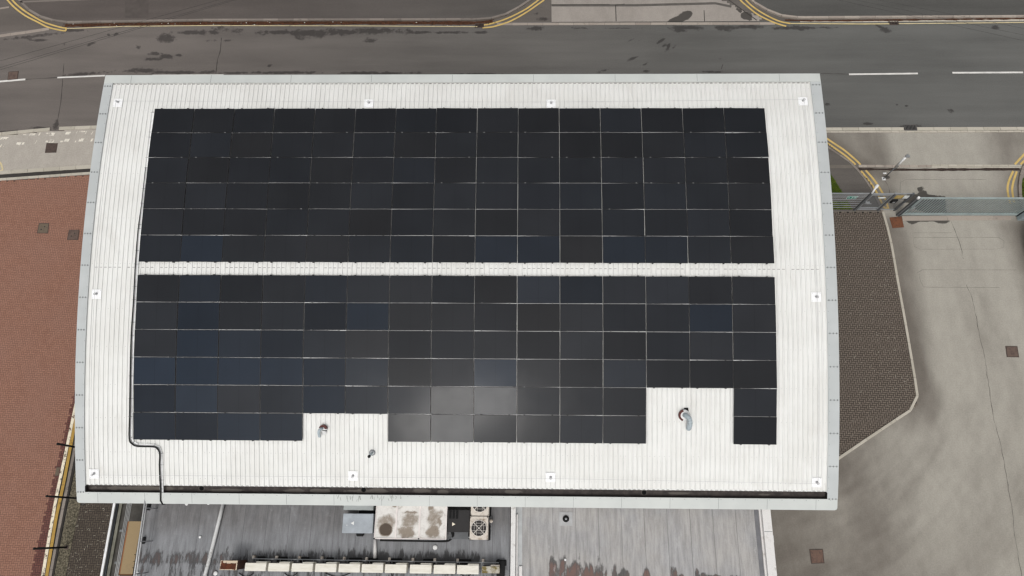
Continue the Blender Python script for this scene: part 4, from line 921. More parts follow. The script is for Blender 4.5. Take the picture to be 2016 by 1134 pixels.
# stained roof duct
z0, z1_ = ZE + .25, ZE + .85
a = at(736, 1061, z1_); b2 = at(878.5, 1061, z1_); x0, x1, y0, y1 = a[0], b2[0], a[1], -9.3
th = thing('roof_duct', 'wide white roof duct with three dished brown stained top panels', 'duct', ((x0 + x1) / 2, (y0 + y1) / 2, ZE))
M_DW = dirty('duct_white', (0.7, 0.67, 0.62), (0.45, 0.4, 0.34), .3, 5)
bm = nb(); box(bm, x0 + .02, x1 - .02, y0 + .02, y1, z0, z1_ - .085); obj('body', bm, M_DW, th)
t = T('stained_duct_top'); dd = t.attr('dirt'); k = t.math('ADD', dd, t.math('MULTIPLY', t.math('SUBTRACT', t.noise(5, 10, .8), .5), 1.1))
c = t.mix(t.rng(k, .0, .62), (0.74, 0.715, 0.68), (0.27, 0.225, 0.18)); c = t.mix(t.rng(k, .72, .95), c, (0.085, 0.062, 0.045)); c = t.mix(t.rng(t.noise(9, 8, .8), .66, .72, 0, .6), c, (0.12, 0.1, 0.085)); M_DTOP = t.done(c, .6, .3)
ox = lambda px_: at(px_, 1030, z1_)[0]; oy = lambda py_: at(800, py_, z1_)[1]
def dts(X, Y):
    v = .1 + 0 * X; wx, wy = X + .5 * pn(X, Y, 2.6), Y + .5 * pn(X + 40, Y, 2.6); wa = np.hypot
    for px_, py_, rx, ry, amp in ((760, 1043, 14.5, 14, 1.0), (760, 1030, 17, 20, .5), (803, 1045, 15, 12, .62), (803, 1022, 16, 18, .52), (851, 1050, 17, 14, .66), (853, 1022, 16, 20, .5), (848, 999, 12, 8, .7), (803, 1004, 14, 3, .6), (781, 995, 8, 4, .6), (866, 1030, 3, 14, .6)):
        e = .12 if amp == 1 else 1; d = np.hypot((X + (wx - X) * e - ox(px_)) / (rx / 47.5), (Y + (wy - Y) * e - oy(py_)) / (ry / 47.5)); v = np.maximum(v, amp * (1 - sstep(d, .75 if amp == 1 else .45, 1.08 if amp == 1 else 1.4)))
    return v
dv = [(x0 + .03, ox(780) - .03), (ox(780) + .03, ox(826) - .03), (ox(826) + .03, x1 - .03)]
for u, v in dv:
    grid('top_panel', u, v, y0 + .04, y1, .03, z1_ - .03, M_DTOP, {'dirt': dts}, parent=th, zf=lambda X, Y: z1_ - .03 - .03 * np.clip(1 - ((X - (u + v) / 2) / ((v - u) / 2)) ** 2, 0, 1) * np.clip((Y - y0) / .2, 0, 1))
bm = nb()
for u in (x0, dv[1][0] - .06, dv[2][0] - .06, x1 - .03): box(bm, u, u + (.06 if x0 < u < x1 - .04 else .03), y0 + .04, y1, z1_ - .06, z1_)
box(bm, x0, x1, y0, y0 + .04, z1_ - .1, z1_ + .002); obj('edge_flange', bm, plain('flange_white', (0.74, 0.68, 0.65), .5), th)
bm = nb()
for u in (x0 + .1, x1 - .2): box(bm, u, u + .1, y0 + .1, y1 - .1, ZE, z0)
obj('support_feet', bm, M_BLACK, th)
bm = nb()
for u, py in ((736.5, 1060.5), (824, 1060.5)): q = at(u, py, z1_ + .01); box(bm, q[0] - .03, q[0] + .03, q[1] - .025, q[1] + .02, z1_ - .01, z1_ + .02)
obj('corner_bracket', bm, M_BLACK, th)
# hoses at the duct foot
bm = nb()
for k in range(3):
    tube(bm, smooth([at(748, 1062.5 + k, ZE + .25), at(800, 1064 + k * .7, ZE + .2), at(850, 1065 + k * .6, ZE + .2), at(876, 1064.5 + k, ZE + .2), at(886, 1062 + k, ZE + .2), at(890 + k * 1.6, 1055, ZE + .25), at(888 + k * 2.4, 1046, ZE + .3), at(886 + k * 2.4, 1038, ZE + .35)], 5), .022, 6)
tag(obj('hose_bundle', bm, M_BLACK, smooth_=True), 'bundle of black insulated hoses curling round the duct corner', 'hoses')
# grey housing with white triangle, and black housing with cream triangle
def tri(parent, cx, cy, z, r, flip, mat):
    bm = nb(); s = -1 if flip else 1; prism(bm, [(cx + s * r, cy), (cx - s * r * .8, cy + r), (cx - s * r * .8, cy - r)], z, z + .006); return obj('arrow_mark', bm, mat, parent)
zt = ZE + .7; a, b2 = at(673, 1049.5, zt), at(735.5, 1011.5, zt)
th = thing('duct_housing', 'pale grey duct housing marked with a white triangle pointing left', 'duct', ((a[0] + b2[0]) / 2, (a[1] + b2[1]) / 2, ZE), group='marked duct housings')
bm = nb(); bbox(bm, a[0], b2[0], a[1], b2[1], ZE + .2, zt, .012); obj('casing', bm, plain('housing_grey', (0.36, 0.39, 0.42), .45, .35), th)
q = at(694, 1030, zt); tri(th, q[0], q[1], zt + .001, .075, True, plain('mark_white', (0.85, 0.85, 0.83), .5))
bm = nb(); q = at(683, 1034, zt); lathe(bm, [(.018, 0), (.018, .006), (0, .007)], (q[0], q[1], zt), 8); obj('mark_dot', bm, plain('dot_white', (0.85, 0.85, 0.83), .5), th)
bm = nb(); q = at(709.5, 1053, ZE + .05); bbox(bm, q[0] - .15, q[0] + .15, q[1] - .06, q[1] + .3, ZE, ZE + .2, .03); obj('rubber_foot', bm, M_BLACK, th)
zt2 = ZE + .6; a, b2 = at(676, 1004, zt2), at(736, 1004, zt2); th = thing('duct_hood', 'flat pale grey duct hood tucked under the warehouse parapet', 'duct', ((a[0] + b2[0]) / 2, -9.5, ZE))
bm = nb(); bbox(bm, a[0], b2[0] - .03, a[1], -9.3, ZE + .3, zt2, .01); obj('casing', bm, plain('hood_grey', (0.33, 0.35, 0.345), .5), th)
bm = nb(); box(bm, a[0] + .6, b2[0] - .05, a[1] - .12, a[1] - .005, ZE + .02, ZE + .3); obj('louvre', bm, M_BLACK, th)
zt = ZE + .75; a, b2 = at(880.5, 1047.5, zt), at(924, 1047.5, zt); th = thing('duct_housing', 'black duct housing marked with a cream triangle pointing right', 'duct', ((a[0] + b2[0]) / 2, -9.8, ZE), group='marked duct housings')
bm = nb(); bbox(bm, a[0], b2[0], a[1], -9.55, ZE + .15, zt, .012); obj('casing', bm, plain('housing_black', (0.022, 0.02, 0.02), .55), th)
q = at(893, 1032, zt); tri(th, q[0], q[1], zt + .001, .075, False, plain('mark_cream', (0.8, 0.72, 0.58), .5))
bm = nb()
for k in range(3): u = a[0] + .06 + .14 * k; q = at(880, 1015, zt)[1]; box(bm, u, u + .09, q - .12, q + .22, zt + .001, zt + .03)
obj('louvre', bm, plain('louvre_black', (0.005, 0.005, 0.005), .8), th)
bm = nb(); box(bm, a[0] + .1, b2[0] - .08, a[1] - .28, a[1] - .005, ZE, ZE + .25); obj('plinth', bm, plain('plinth_grey', (0.13, 0.135, 0.14), .6), th)
bm = nb(); q = at(930, 1057.5, ZE + .15); tube(bm, [at(888, 1057.5, ZE + .15), q], .025, 8); tag(obj('support_bar', bm, M_STEEL), 'thin steel bar linking the black hoses to the fan unit', 'bar')
# fan condensers
zt = ZE + .85
M_CREAM = dirty('weathered_cream_steel', (0.62, 0.56, 0.49), (0.27, 0.2, 0.14), .45, 5)
M_SIDE = plain('coil_dark', (0.05, 0.045, 0.045), .7)
p0, p1 = at(924.5, 1062.5, zt), at(961, 1017, zt); w, d = p1[0] - p0[0], p1[1] - p0[1]
def fanunit(cx, cy, label):
    th = thing('fan_condenser', label, 'condenser', (cx, cy, ZE), group='square fan condensers on the dark roof')
    h = zt - ZE
    bm = nb(); bbox(bm, -w / 2 + .02, w / 2 - .02, -d / 2 + .02, d / 2 - .02, .12, h - .06, .02); obj('coil_body', bm, M_SIDE, th, local=True)
    bm = nb(); N = 32; r = w * .43
    t_ = nb(); o1 = []
    for k in range(N):
        a_ = 2 * math.pi * k / N; c_, s_ = math.cos(a_), math.sin(a_); mxy = 1 / max(abs(c_) / (w / 2), abs(s_) / (d / 2)); o1.append((c_ * mxy, s_ * mxy))
    for k in range(N):
        a0, a1 = 2 * math.pi * k / N, 2 * math.pi * (k + 1) / N
        prism(bm, [o1[k], o1[(k + 1) % N], (r * math.cos(a1), r * math.sin(a1)), (r * math.cos(a0), r * math.sin(a0))], h - .06, h)
    for q in ((-w / 2, w / 2, -d / 2, -d / 2 + .012), (-w / 2, w / 2, d / 2 - .012, d / 2), (-w / 2, -w / 2 + .012, -d / 2 + .012, d / 2 - .012), (w / 2 - .012, w / 2, -d / 2 + .012, d / 2 - .012)): box(bm, *q, .1, h - .0605)
    obj('casing', bm, M_CREAM, th, local=True)
    bm = nb(); lathe(bm, [(r * .98, h - .3), (r * .98, h - .29), (0, h - .29)], (0, 0, 0), 24)
    fan = obj('fan_well', bm, plain('fan_dark', (0.02, 0.022, 0.028), .6), th, local=True)
    bm = nb()
    for k in range(4):
        a_ = .4 + k * math.pi / 2; c_, s_ = math.cos(a_), math.sin(a_)
        q = [(u * c_ - v * s_, u * s_ + v * c_) for u, v in ((.06, -.05), (r * .9, -.14), (r * .92, .08), (.06, .05))]; prism(bm, q, h - .22, h - .2)
    obj('fan_blade', bm, plain('blade_blue_grey', (0.06, 0.075, 0.1), .5), th, local=True)
    bm = nb()
    tube(bm, [(r * math.cos(u), r * math.sin(u), h + .02) for u in np.linspace(0, 2 * math.pi, 33)], .016, 6, False)
    for k in range(4):
        a_ = math.pi / 4 + k * math.pi / 2; tube(bm, [(.05 * math.cos(a_), .05 * math.sin(a_), h + .03), (r * math.cos(a_), r * math.sin(a_), h + .02)], .013, 6)
    for u in (-.6, -.3, .0, .3, .6):
        e = r * math.sqrt(1 - u * u)
        if u: tube(bm, [(u * r, -e, h + .012), (u * r, e, h + .012)], .006, 5); tube(bm, [(-e, u * r, h + .012), (e, u * r, h + .012)], .006, 5)
    tube(bm, [(.16 * r * math.cos(u), .16 * r * math.sin(u), h + .02) for u in np.linspace(0, 2 * math.pi, 17)][:1] + [(.0, .0, h + .02)], .012, 6)
    lathe(bm, [(.035, h + .02), (.035, h + .045), (0, h + .05)], (0, 0, 0), 10)
    obj('fan_guard', bm, plain('guard_wire', (0.62, 0.58, 0.53), .5), th, local=True)
    for sx in (-1, 1):
        bm = nb(); bbox(bm, sx * (w / 2 - .02) - .09, sx * (w / 2 - .02) + .09, -d / 2 - .03, d / 2 * .3, 0, .12, .02); obj('foot', bm, M_BLACK, th, local=True)
    return th
fx, fy = (p0[0] + p1[0]) / 2, (p0[1] + p1[1]) / 2
fanunit(fx, fy, 'weathered cream fan condenser fully in view beside the black housing')
fanunit(fx + .02, fy + d + .035, 'fan condenser half hidden under the warehouse parapet')
p = at(967, 1026, ZE + .3); th = thing('pipe_stub', 'small brown capped pipe stub beside the fan condensers', 'pipe', (p[0], p[1], ZE))
bm = nb(); tube(bm, [(p[0], p[1], ZE), (p[0], p[1], ZE + .25)], .05, 12); obj('pipe', bm, M_SIDE, th); bm = nb(); lathe(bm, [(.075, .24), (.075, .29), (.04, .32), (0, .32)], (p[0], p[1], ZE), 14); obj('cap', bm, M_CREAM, th, True)
# row of wall-less split units on a rail
ZT = ZE + .78
M_ACW = T('aged_ac_white'); t = M_ACW; c = t.mix(t.rng(t.noise(2, 6, .6, (1, 4, 1)), .35, .7), (0.8, 0.77, 0.69), (0.7, 0.665, 0.57)); c = t.mix(t.rng(t.noise(8, 8, .8), .7, .74, 0, .5), c, (0.3, 0.27, 0.22)); M_ACW = t.done(c, .5, .3)
M_MOSS = dirty('mossy_lid', (0.5, 0.47, 0.4), (0.16, 0.12, 0.03), .8, 4)
t = T('flaking_rust'); n = t.noise(5, 9, .75); sy = t.sep()[1]
c = t.mix(t.rng(n, .48, .54), (0.11, 0.035, 0.016), (0.075, 0.026, 0.014)); c = t.mix(t.rng(t.math('ADD', t.noise(7, 8, .75), t.math('MULTIPLY', t.attr('paint'), .3)), .72, .76), c, (0.6, 0.5, 0.38)); M_RUSTY = t.done(c, .85, .2)
def acunit(pa, pb, label, top, side, ht=.6):
    """pa, pb: near-left and far-right corners of its top"""
    a, b2 = at(*pa, ZT), at(*pb, ZT); cx, cy = (a[0] + b2[0]) / 2, (a[1] + b2[1]) / 2; w, d = b2[0] - a[0], b2[1] - a[1]
    th = thing('air_conditioner', label, 'air conditioner', (cx, cy, ZE), group='air conditioning units in a row on the dark roof')
    h = ZT - ZE
    bm = nb(); bbox(bm, -w / 2 + .012, w / 2 - .012, -d / 2 + .012, d / 2 - .012, h - ht, h - .025, .012); obj('casing', bm, side, th, local=True)
    bm = nb(); bbox(bm, -w / 2, w / 2, -d / 2, d / 2, h - .03, h, .012)
    for k in range(3): y = -d / 4 + k * d / 4; box(bm, -w / 2 + .05, w / 2 - .05, y - .006, y + .006, h, h + .004)
    obj('lid', bm, top, th, local=True)
    bm = nb(); bbox(bm, -w * .02, w / 2 - .01, d / 2 - .005, d / 2 + .045, h - ht + .05, h - .05, .008); obj('rear_cover', bm, side, th, local=True)
    bm = nb()
    for k in range(9): u = -w / 2 + .04 + k * w * .052; box(bm, u, u + .012, d / 2 - .012, d / 2 + .008, h - ht + .05, h - .07)
    obj('rear_grille', bm, M_SIDE, th, local=True)
    bm = nb(); N = 20; r = min(w * .27, ht * .42)
    q = [(-w * .15 + r * math.cos(2 * math.pi * k / N), h - ht / 2 - .01 + r * math.sin(2 * math.pi * k / N)) for k in range(N)]
    prism(bm, q, -d / 2 + .004, -d / 2 + .01, lambda x, y, z: (x, z, y)); obj('fan_grille', bm, M_SIDE, th, local=True)
    for sx in (-1, 1):
        bm = nb(); box(bm, sx * w * .32 - .03, sx * w * .32 + .03, -d / 2, d / 2, 0.0, h - ht); obj('foot', bm, M_BLACK, th, local=True)
    return th
xs_ = [480.8, 526.7, 572.8, 619.3, 665.5, 711, 757, 806, 853, 899]
for k, x in enumerate(xs_):
    f_ = (x - 480) / 420
    lb = f'white air conditioning unit, {ORD[k]} from the rusty end of the roof row'
    acunit((x + .4, 1124 + 6.2 * f_), (x + 43.6, 1108.3 + 4.6 * f_), lb, M_ACW, M_ACW)
acunit((948.5, 1128.5), (983.5, 1115), 'mossy stained cream air conditioning unit ending the row', M_MOSS, M_CREAM)
# rusty cabinet
ZR2 = ZE + 1.15; a, b2 = at(432, 1122, ZR2), at(468, 1104, ZR2); th = thing('rusty_cabinet', 'rusty metal cabinet with flaking white paint left of the white units', 'cabinet', ((a[0] + b2[0]) / 2, (a[1] + b2[1]) / 2, ZE))
bm = nb(); box(bm, a[0] + .01, b2[0] - .01, a[1] + .01, b2[1] - .01, ZE + .03, ZR2 - .02); obj('body', bm, dirty('dark_rust', (0.06, 0.022, 0.014), (0.035, 0.016, 0.012), .5, 5), th)
def pf_(X, Y): return np.clip(sstep(Y, a[1] + (b2[1] - a[1]) * .55, b2[1] - .06) + .8 * (X < a[0] + .03) + .9 * (X > b2[0] - .04) + .9 * (Y < a[1] + .025), 0, 1)
grid('top_plate', a[0], b2[0], a[1], b2[1], .02, ZR2, M_RUSTY, {'paint': pf_}, parent=th)
bm = nb(); box(bm, a[0], b2[0], a[1] - .004, a[1] + .02, ZR2 - .06, ZR2 - .002); box(bm, a[0], b2[0], b2[1] - .02, b2[1] + .004, ZR2 - .06, ZR2 - .002); obj('lip', bm, plain('lip_pale', (0.5, 0.42, 0.33), .7, var=.4, sc=9), th)
bm = nb(); 
for q in (a[0] + .05, b2[0] - .12): box(bm, q, q + .07, a[1] + .05, b2[1] - .05, ZE, ZE + .03)
obj('feet', bm, M_BLACK, th)
# rail with its little feet
th = thing('support_rail', 'long grey steel support rail behind the row of white units', 'rail', (*at(740, 1102, ZE + .3)[:2], ZE))
r0, r1 = at(497, 1100, ZE + .3), at(982, 1108, ZE + .3)
bm = nb(); tube(bm, [r0, r1], .022, 6); M_GALV = plain('galvanised_steel', (0.3, 0.31, 0.32), .5, .4, .3); obj('rail', bm, M_GALV, th)
bm = nb()
for k in range(22):
    u = (k + .5) / 22; p = r0 + (r1 - r0) * u; tube(bm, [p, p + np.array([0, -.22, -.05])], .014, 5)
obj('cross_bars', bm, M_GALV, th)
for k, x in enumerate((500, 545, 590, 634, 678, 722, 767, 813, 856, 901, 951, 981)):
    p = at(x, 1096.5 + (x - 500) * .0155, ZE + .1); bm = nb(); bbox(bm, p[0] - .05, p[0] + .05, p[1] - .09, p[1] + .06, ZE, ZE + .16, .01); obj('foot', bm, M_CREAM if k < 11 else M_BLACK, th)
for x in (515, 556, 600, 650, 700, 735, 780, 845, 915, 987):
    bm = nb()
    p = at(x, 1101 + (x - 500) * .0145, ZE); w = random.uniform(.12, .3); bbox(bm, p[0] - w, p[0] + w, p[1] - .12, p[1] + .12, ZE, ZE + .07, .02); obj('rubber_pad', bm, M_BLACK, th)
bm = nb(); q = at(988, 1108, ZE + .2); bbox(bm, q[0] - .22, q[0] + .12, q[1] - .55, q[1] + .1, ZE, ZE + .22, .03); tag(obj('rubber_block', bm, M_BLACK), 'black rubber block at the right end of the unit row', 'block')
bm = nb()
for k, (u, v) in enumerate(((470, 500), (560, 585), (640, 690), (770, 775), (905, 930))):
    tube(bm, smooth([at(u, 1128, ZE + .05), at((u + v) / 2, 1136, ZE + .04), at(v, 1128, ZE + .05)], 6), .018, 6)
tag(obj('hose_loops', bm, M_BLACK, smooth_=True), 'black hose loops lying in front of the white units', 'hoses')
# guard rail along the left roof edge
th = thing('guard_rail', 'twin pale guard rail along the left edge of the dark flat roof', 'guard rail', (*at(285, 1040, ZE)[:2], ZE))
for q0, q1, z in (((285.5, 985), (264, 1134), ZE + .95), ((289.5, 985), (268.2, 1134), ZE + .55)):
    a, b2 = at(*q0, z), at(*q1, z); d = b2 - a; bm = nb(); tube(bm, [a - d * .1, b2 + d * 1.2], .03, 8); obj('rail', bm, plain('rail_pale', (0.6, 0.6, 0.6), .5), th, True)
bm = nb()
for py in (1000, 1066, 1130, 1190):
    a = at(286.5 - (py - 1000) * .15, py, ZE + .95); tube(bm, [(a[0] + .02, a[1], ZE), (a[0] + .02, a[1], ZE + .96)], .025, 8)
obj('posts', bm, plain('post_grey', (0.25, 0.25, 0.26), .5), th)
for py, px_ in ((998, 291.5), (1064, 281.5)):
    a = at(px_, py, ZE + .1); bm = nb(); bbox(bm, a[0] - .05, a[0] + .07, a[1] - .14, a[1] + .14, ZE, ZE + .12, .02); obj('counterweight', bm, M_BLACK, th)
# ------------------------------------------------------------------ passage west of the extension
y1p, y0p = -9.3, -20
def yl(px_, py_, z): return at(px_, py_, z)[0]
bm = nb(); box(bm, yl(222, 1000, 0) - .02, yl(292, 1000, 0), y0p, y1p, -.05, -.004 + .0); struct('passage_floor', bm, plain('passage_concrete', (0.075, 0.07, 0.062), .9, var=.25))
xa, xb = yl(221.0, 1000, .3), yl(225.4, 1000, .3); bm = nb(); box(bm, xa, xb, y0p, y1p, .23, .3); th = thing('boundary_wall', 'low wall with bright white coping beside the dark block paving', 'wall', (xa, -12, 0)); obj('coping', bm, plain('bright_white', (0.82, 0.82, 0.82), .5), th)
bm = nb(); box(bm, xa + .02, xb - .02, y0p, y1p, -.05, .23); obj('wall_body', bm, plain('wall_grey', (0.3, 0.3, 0.29), .8), th)
bm = nb()
for k, q in enumerate((227.3, 229.3, 231)): x = yl(q, 1000, .12); tube(bm, [(x, y1p, .12), (x, y0p, .12)], .022, 6)
tag(obj('pipe_run', bm, plain('dark_pipe', (0.12, 0.13, 0.14), .5), smooth_=True), 'three thin dark pipes running beside the white wall coping', 'pipes')
bm = nb(); box(bm, yl(233.5, 1000, .1), yl(239, 1000, .1), y0p, y1p, -.05, .1); tag(obj('concrete_ledge', bm, plain('mossy_ledge', (0.19, 0.185, 0.15), .9, var=.2)), 'greenish concrete ledge between the dark pipes and thin rails', 'ledge')
th = thing('pipe_rack', 'four thin pale pipes on brackets along the passage', 'pipe rack', (*at(250, 1040, 1.0)[:2], 0))
for k, q in enumerate((249.3, 252, 254.7, 257.4)):
    x = yl(q, 1000, 1.0); bm = nb(); tube(bm, [(x, y1p, 1.0), (x, y0p, 1.0)], .02, 6); obj('pipe', bm, plain('pale_pipe', (0.6, 0.6, 0.59), .5), th, True)
for py in (1045, 1108):
    a = at(236 - (py - 1045) * .16, py, .95); b2 = yl(258 - (py - 1000) * .16, py, .95); bm = nb(); box(bm, a[0], b2 + .02, a[1] - .05, a[1] + .05, .9, .97); box(bm, b2 - .02, b2 + .04, a[1] - .04, a[1] + .04, -.05, .9); obj('bracket', bm, plain('bracket_grey', (0.17, 0.18, 0.18), .6), th)
zc = 2.3; P4 = [at(*q, zc) for q in ((252.4, 1026.3), (276.2, 1026.3), (262.5, 1130.5), (233.5, 1130.5))]
cx0_, cx1_ = (P4[0][0] + P4[3][0]) / 2, (P4[1][0] + P4[2][0]) / 2
th = thing('door_canopy', 'tan plywood canopy board with orange edge over the passage', 'canopy', (cx0_, P4[0][1], zc))
bm = nb(); box(bm, cx0_ + .05, cx1_, P4[2][1], P4[0][1], zc - .06, zc); obj('board', bm, dirty('tan_board', (0.31, 0.225, 0.12), (0.27, 0.2, 0.115), .3, 2), th)
bm = nb(); box(bm, cx0_, cx0_ + .05, P4[2][1], P4[0][1], zc - .08, zc + .004); obj('edge_strip', bm, plain('orange_strip', (0.25, 0.1, 0.04), .6), th)
bm = nb(); box(bm, cx0_, cx1_, P4[2][1] - .05, P4[2][1], zc - .08, zc + .008); obj('front_strip', bm, plain('brown_strip', (0.12, 0.05, 0.015), .6), th)
bm = nb(); box(bm, cx0_ + .02, cx0_ + .06, P4[2][1] + .02, P4[2][1] + .08, -.05, zc - .06); box(bm, cx0_ + .02, cx0_ + .06, P4[0][1] - .08, P4[0][1] - .02, -.05, zc - .06); box(bm, cx1_ - .07, cx1_ - .02, P4[0][1] - .08, P4[0][1] - .02, -.05, zc - .06); box(bm, cx1_ - .07, cx1_ - .02, P4[2][1] + .02, P4[2][1] + .08, -.05, zc - .06); obj('posts', bm, M_BLACK, th)
bm = nb()
for py in (1092, 1105, 1118): q = at(266 - (py - 1092) * .15, py, zc); box(bm, q[0] - .03, q[0] + .06, q[1] - .012, q[1] + .012, zc + .002, zc + .014)
obj('hooks', bm, M_BLACK, th)
# three black posts by the verge
for k, (bp, lb) in enumerate((((131.5, 1077.5), 'thin black steel post lowest along the gravel verge'), ((153.5, 981), 'thin black steel post midway along the gravel verge'), ((172, 884.5), 'thin black steel post nearest the bricks, mostly under the roof edge'))):
    p = at(*bp); th = thing('steel_post', lb, 'post', (p[0], p[1], 0), group='black posts along the verge')
    bm = nb(); tube(bm, [(0, 0, -.05), (0, 0, 2.32)], .045, 10); obj('shaft', bm, M_BLACK, th, True, True)
    bm = nb(); lathe(bm, [(.055, 2.3), (.055, 2.35), (.03, 2.38), (0, 2.38)], (0, 0, 0), 10); obj('cap', bm, M_BLACK, th, True, True)
    bm = nb(); box(bm, -.09, .09, -.09, .09, -.02, .035); obj('base_plate', bm, M_IRON, th, local=True)
# ------------------------------------------------------------------ fence, gates and furniture at right
M_FG = plain('galvanised_fence', (0.3, 0.31, 0.315), .5, .4, .2); M_FD = plain('dark_galvanised', (0.12, 0.125, 0.13), .5)
M_GATE = plain('pale_blue_green_steel', (0.29, 0.34, 0.335), .5, .3); M_GATED = plain('gate_dark_edge', (0.05, 0.06, 0.065), .6)
FY = 6.08
gx_l, gx_r, gx_e = 20.62, 21.86, 22.74
th = thing('mesh_fence', 'grey rail fence running from the warehouse to the small gate', 'fence', (18, FY, 0))
bm = nb(); box(bm, 15.6, gx_l - .1, FY - .025, FY + .025, 1.98, 2.03); obj('top_rail', bm, M_FG, th)
bm = nb()
for z in (.35, .6, .85, 1.1, 1.3, 1.5, 1.68, 1.83): tube(bm, [(15.6, FY, z), (gx_l - .1, FY, z)], .016, 6)
obj('rails', bm, M_FG, th)
bm = nb()
for x in np.arange(15.7, gx_l - .1, .12): tube(bm, [(x, FY + .012, .05), (x, FY + .012, 2.0)], .0035, 4)
obj('wires', bm, M_FG, th)
bm = nb(); box(bm, 18.0, 18.06, FY - .06, FY - .026, 0, 2.05); obj('post', bm, M_FG, th)
q0 = at(1672, 389, 1.55); th = thing('exit_sign', 'small green sign with pale marks on the grey fence', 'sign', (19.75, FY - .04, 1.6))
sx0, sz = 19.55, 1.45; M_GRN = plain('sign_green', (0.0, 0.2, 0.15), .5); M_SW = plain('sign_white', (0.75, 0.78, 0.76), .5)
bm = nb(); box(bm, sx0, sx0 + .52, FY - .032, FY - .026, sz, sz + .3); obj('border', bm, M_SW, th)
bm = nb(); box(bm, sx0 + .025, sx0 + .495, FY - .036, FY - .0322, sz + .025, sz + .275); obj('panel', bm, M_GRN, th)
bm = nb(); yy = FY - .039
def bar(x0, z0_, x1, z1__, w=.02):
    d = Vector((x1 - x0, 0, z1__ - z0_)); d.normalize(); nn = Vector((-d.z, 0, d.x)) * w; a_, b_ = Vector((sx0 + x0, yy, sz + z0_)), Vector((sx0 + x1, yy, sz + z1__)); bm.faces.new([bm.verts.new(v) for v in (a_ - nn, b_ - nn, b_ + nn, a_ + nn)])
bar(.06, .15, .16, .15); bar(.06, .15, .11, .2, .014); bar(.06, .15, .11, .1, .014); bar(.24, .2, .3, .12); bar(.3, .12, .24, .07); bar(.26, .16, .34, .17, .014); bar(.38, .07, .38, .23, .016); bar(.44, .07, .44, .23, .016); bar(.38, .23, .44, .23, .014)
obj('pictogram', bm, M_SW, th)
# pedestrian gate
th = thing('pedestrian_gate', 'narrow grey metal gate between two square posts', 'gate', (21.2, FY, 0))
for x in (gx_l, gx_r):
    bm = nb(); bbox(bm, x - .05, x + .05, FY - .05, FY + .05, -.05, 2.06 if x == gx_l else 2.0, .008); bm2 = nb(); box(bm2, x - .055, x + .055, FY - .055, FY + .055, 2.06 if x == gx_l else 2.0, 2.075 if x == gx_l else 2.015)
    pt = obj('post', bm, M_FD, th); obj('post_cap', bm2, M_FG, pt)
bm = nb(); g0, g1 = gx_l + .09, gx_r - .09
for q in ((g0, g0 + .05, .1, 1.85), (g1 - .05, g1, .1, 1.85), (g0 + .05, g1 - .05, .1, .15), (g0 + .05, g1 - .05, 1.8, 1.85), (g0 + .05, g1 - .05, .3, .34)): box(bm, q[0], q[1], FY - .025, FY + .025, q[2], q[3])
obj('gate_frame', bm, M_FG, th)
bm = nb()
for z in np.arange(.4, 1.78, .085): tube(bm, [(g0 + .05, FY, z), (g1 - .05, FY, z)], .007, 5)
for x in np.arange(g0 + .1, g1 - .05, .1): tube(bm, [(x, FY, .15), (x, FY, 1.8)], .004, 4)
obj('infill', bm, M_FD, th)
bm = nb(); box(bm, g0, g0 + .22, FY - .09, FY - .027, .95, 1.12); tube(bm, [(g0 + .12, FY - .1, 1.03), (g0 + .34, FY - .1, 1.0)], .018, 6); obj('lock_box', bm, M_FG, th)
bm = nb(); xx = (g0 + g1) / 2 + .1
for k in range(1): prism(bm, [(xx + .2 * math.cos(u), 1.58 + .075 * math.sin(u)) for u in np.linspace(0, 6.28, 17)[:-1]], FY - .04, FY - .03, lambda x, y, z: (x, z, y))
obj('name_plate', bm, M_SW, th)
bm = nb(); box(bm, gx_l + .05, gx_r - .05, FY - .03, FY + .03, 1.93, 1.98); obj('header_bar', bm, M_FG, th)
th = thing('floodlight', 'white cranked floodlight on top of the small gate post', 'floodlight', (gx_l, FY, 2.06))
bm = nb(); tube(bm, smooth([(gx_l, FY, 2.07), (gx_l - .01, FY, 2.2), (gx_l + .03, FY + .08, 2.3), (gx_l + .12, FY + .2, 2.33)], 4), .045, 10); obj('arm', bm, M_WHITE, th, True)
bm = nb(); tube(bm, [(gx_l + .1, FY + .17, 2.33), (gx_l + .2, FY + .3, 2.34)], .075, 10); obj('head', bm, M_WHITE, th)
# fixed panel with signs and entry phone
th = thing('gate_side_panel', 'grey mesh panel between the small gate and sliding gate', 'fence', (22.3, FY, 0))
bm = nb(); box(bm, gx_r + .06, gx_e, FY - .02, FY + .02, 1.97, 2.01); box(bm, gx_r + .06, gx_e, FY - .02, FY + .02, .1, .14); obj('rails', bm, M_FG, th)
bm = nb()
for x in np.arange(gx_r + .1, gx_e, .05): tube(bm, [(x, FY, .14), (x, FY, 1.97)], .005, 4)
for z in np.arange(.3, 1.95, .2): tube(bm, [(gx_r + .06, FY, z), (gx_e, FY, z)], .005, 4)
obj('mesh', bm, M_FD, th)
bm = nb(); bbox(bm, gx_e - .05, gx_e + .05, FY - .05, FY + .05, -.05, 2.03, .008); obj('post', bm, M_FD, th)
def plate(name, x0, x1, z0_, z1__, mat, label, cat, marks=None):
    t_ = thing(name, label, cat, ((x0 + x1) / 2, FY - .04, z0_)); bm = nb(); box(bm, x0, x1, FY - .036, FY - .024, z0_, z1__); obj('plate', bm, mat, t_)
    if marks:
        bm = nb()
        for a_ in marks: box(bm, x0 + (x1 - x0) * a_[0], x0 + (x1 - x0) * a_[1], FY - .0385, FY - .0365, z0_ + (z1__ - z0_) * a_[2], z0_ + (z1__ - z0_) * a_[3])
        obj('print', bm, M_DOT, t_)
    return t_
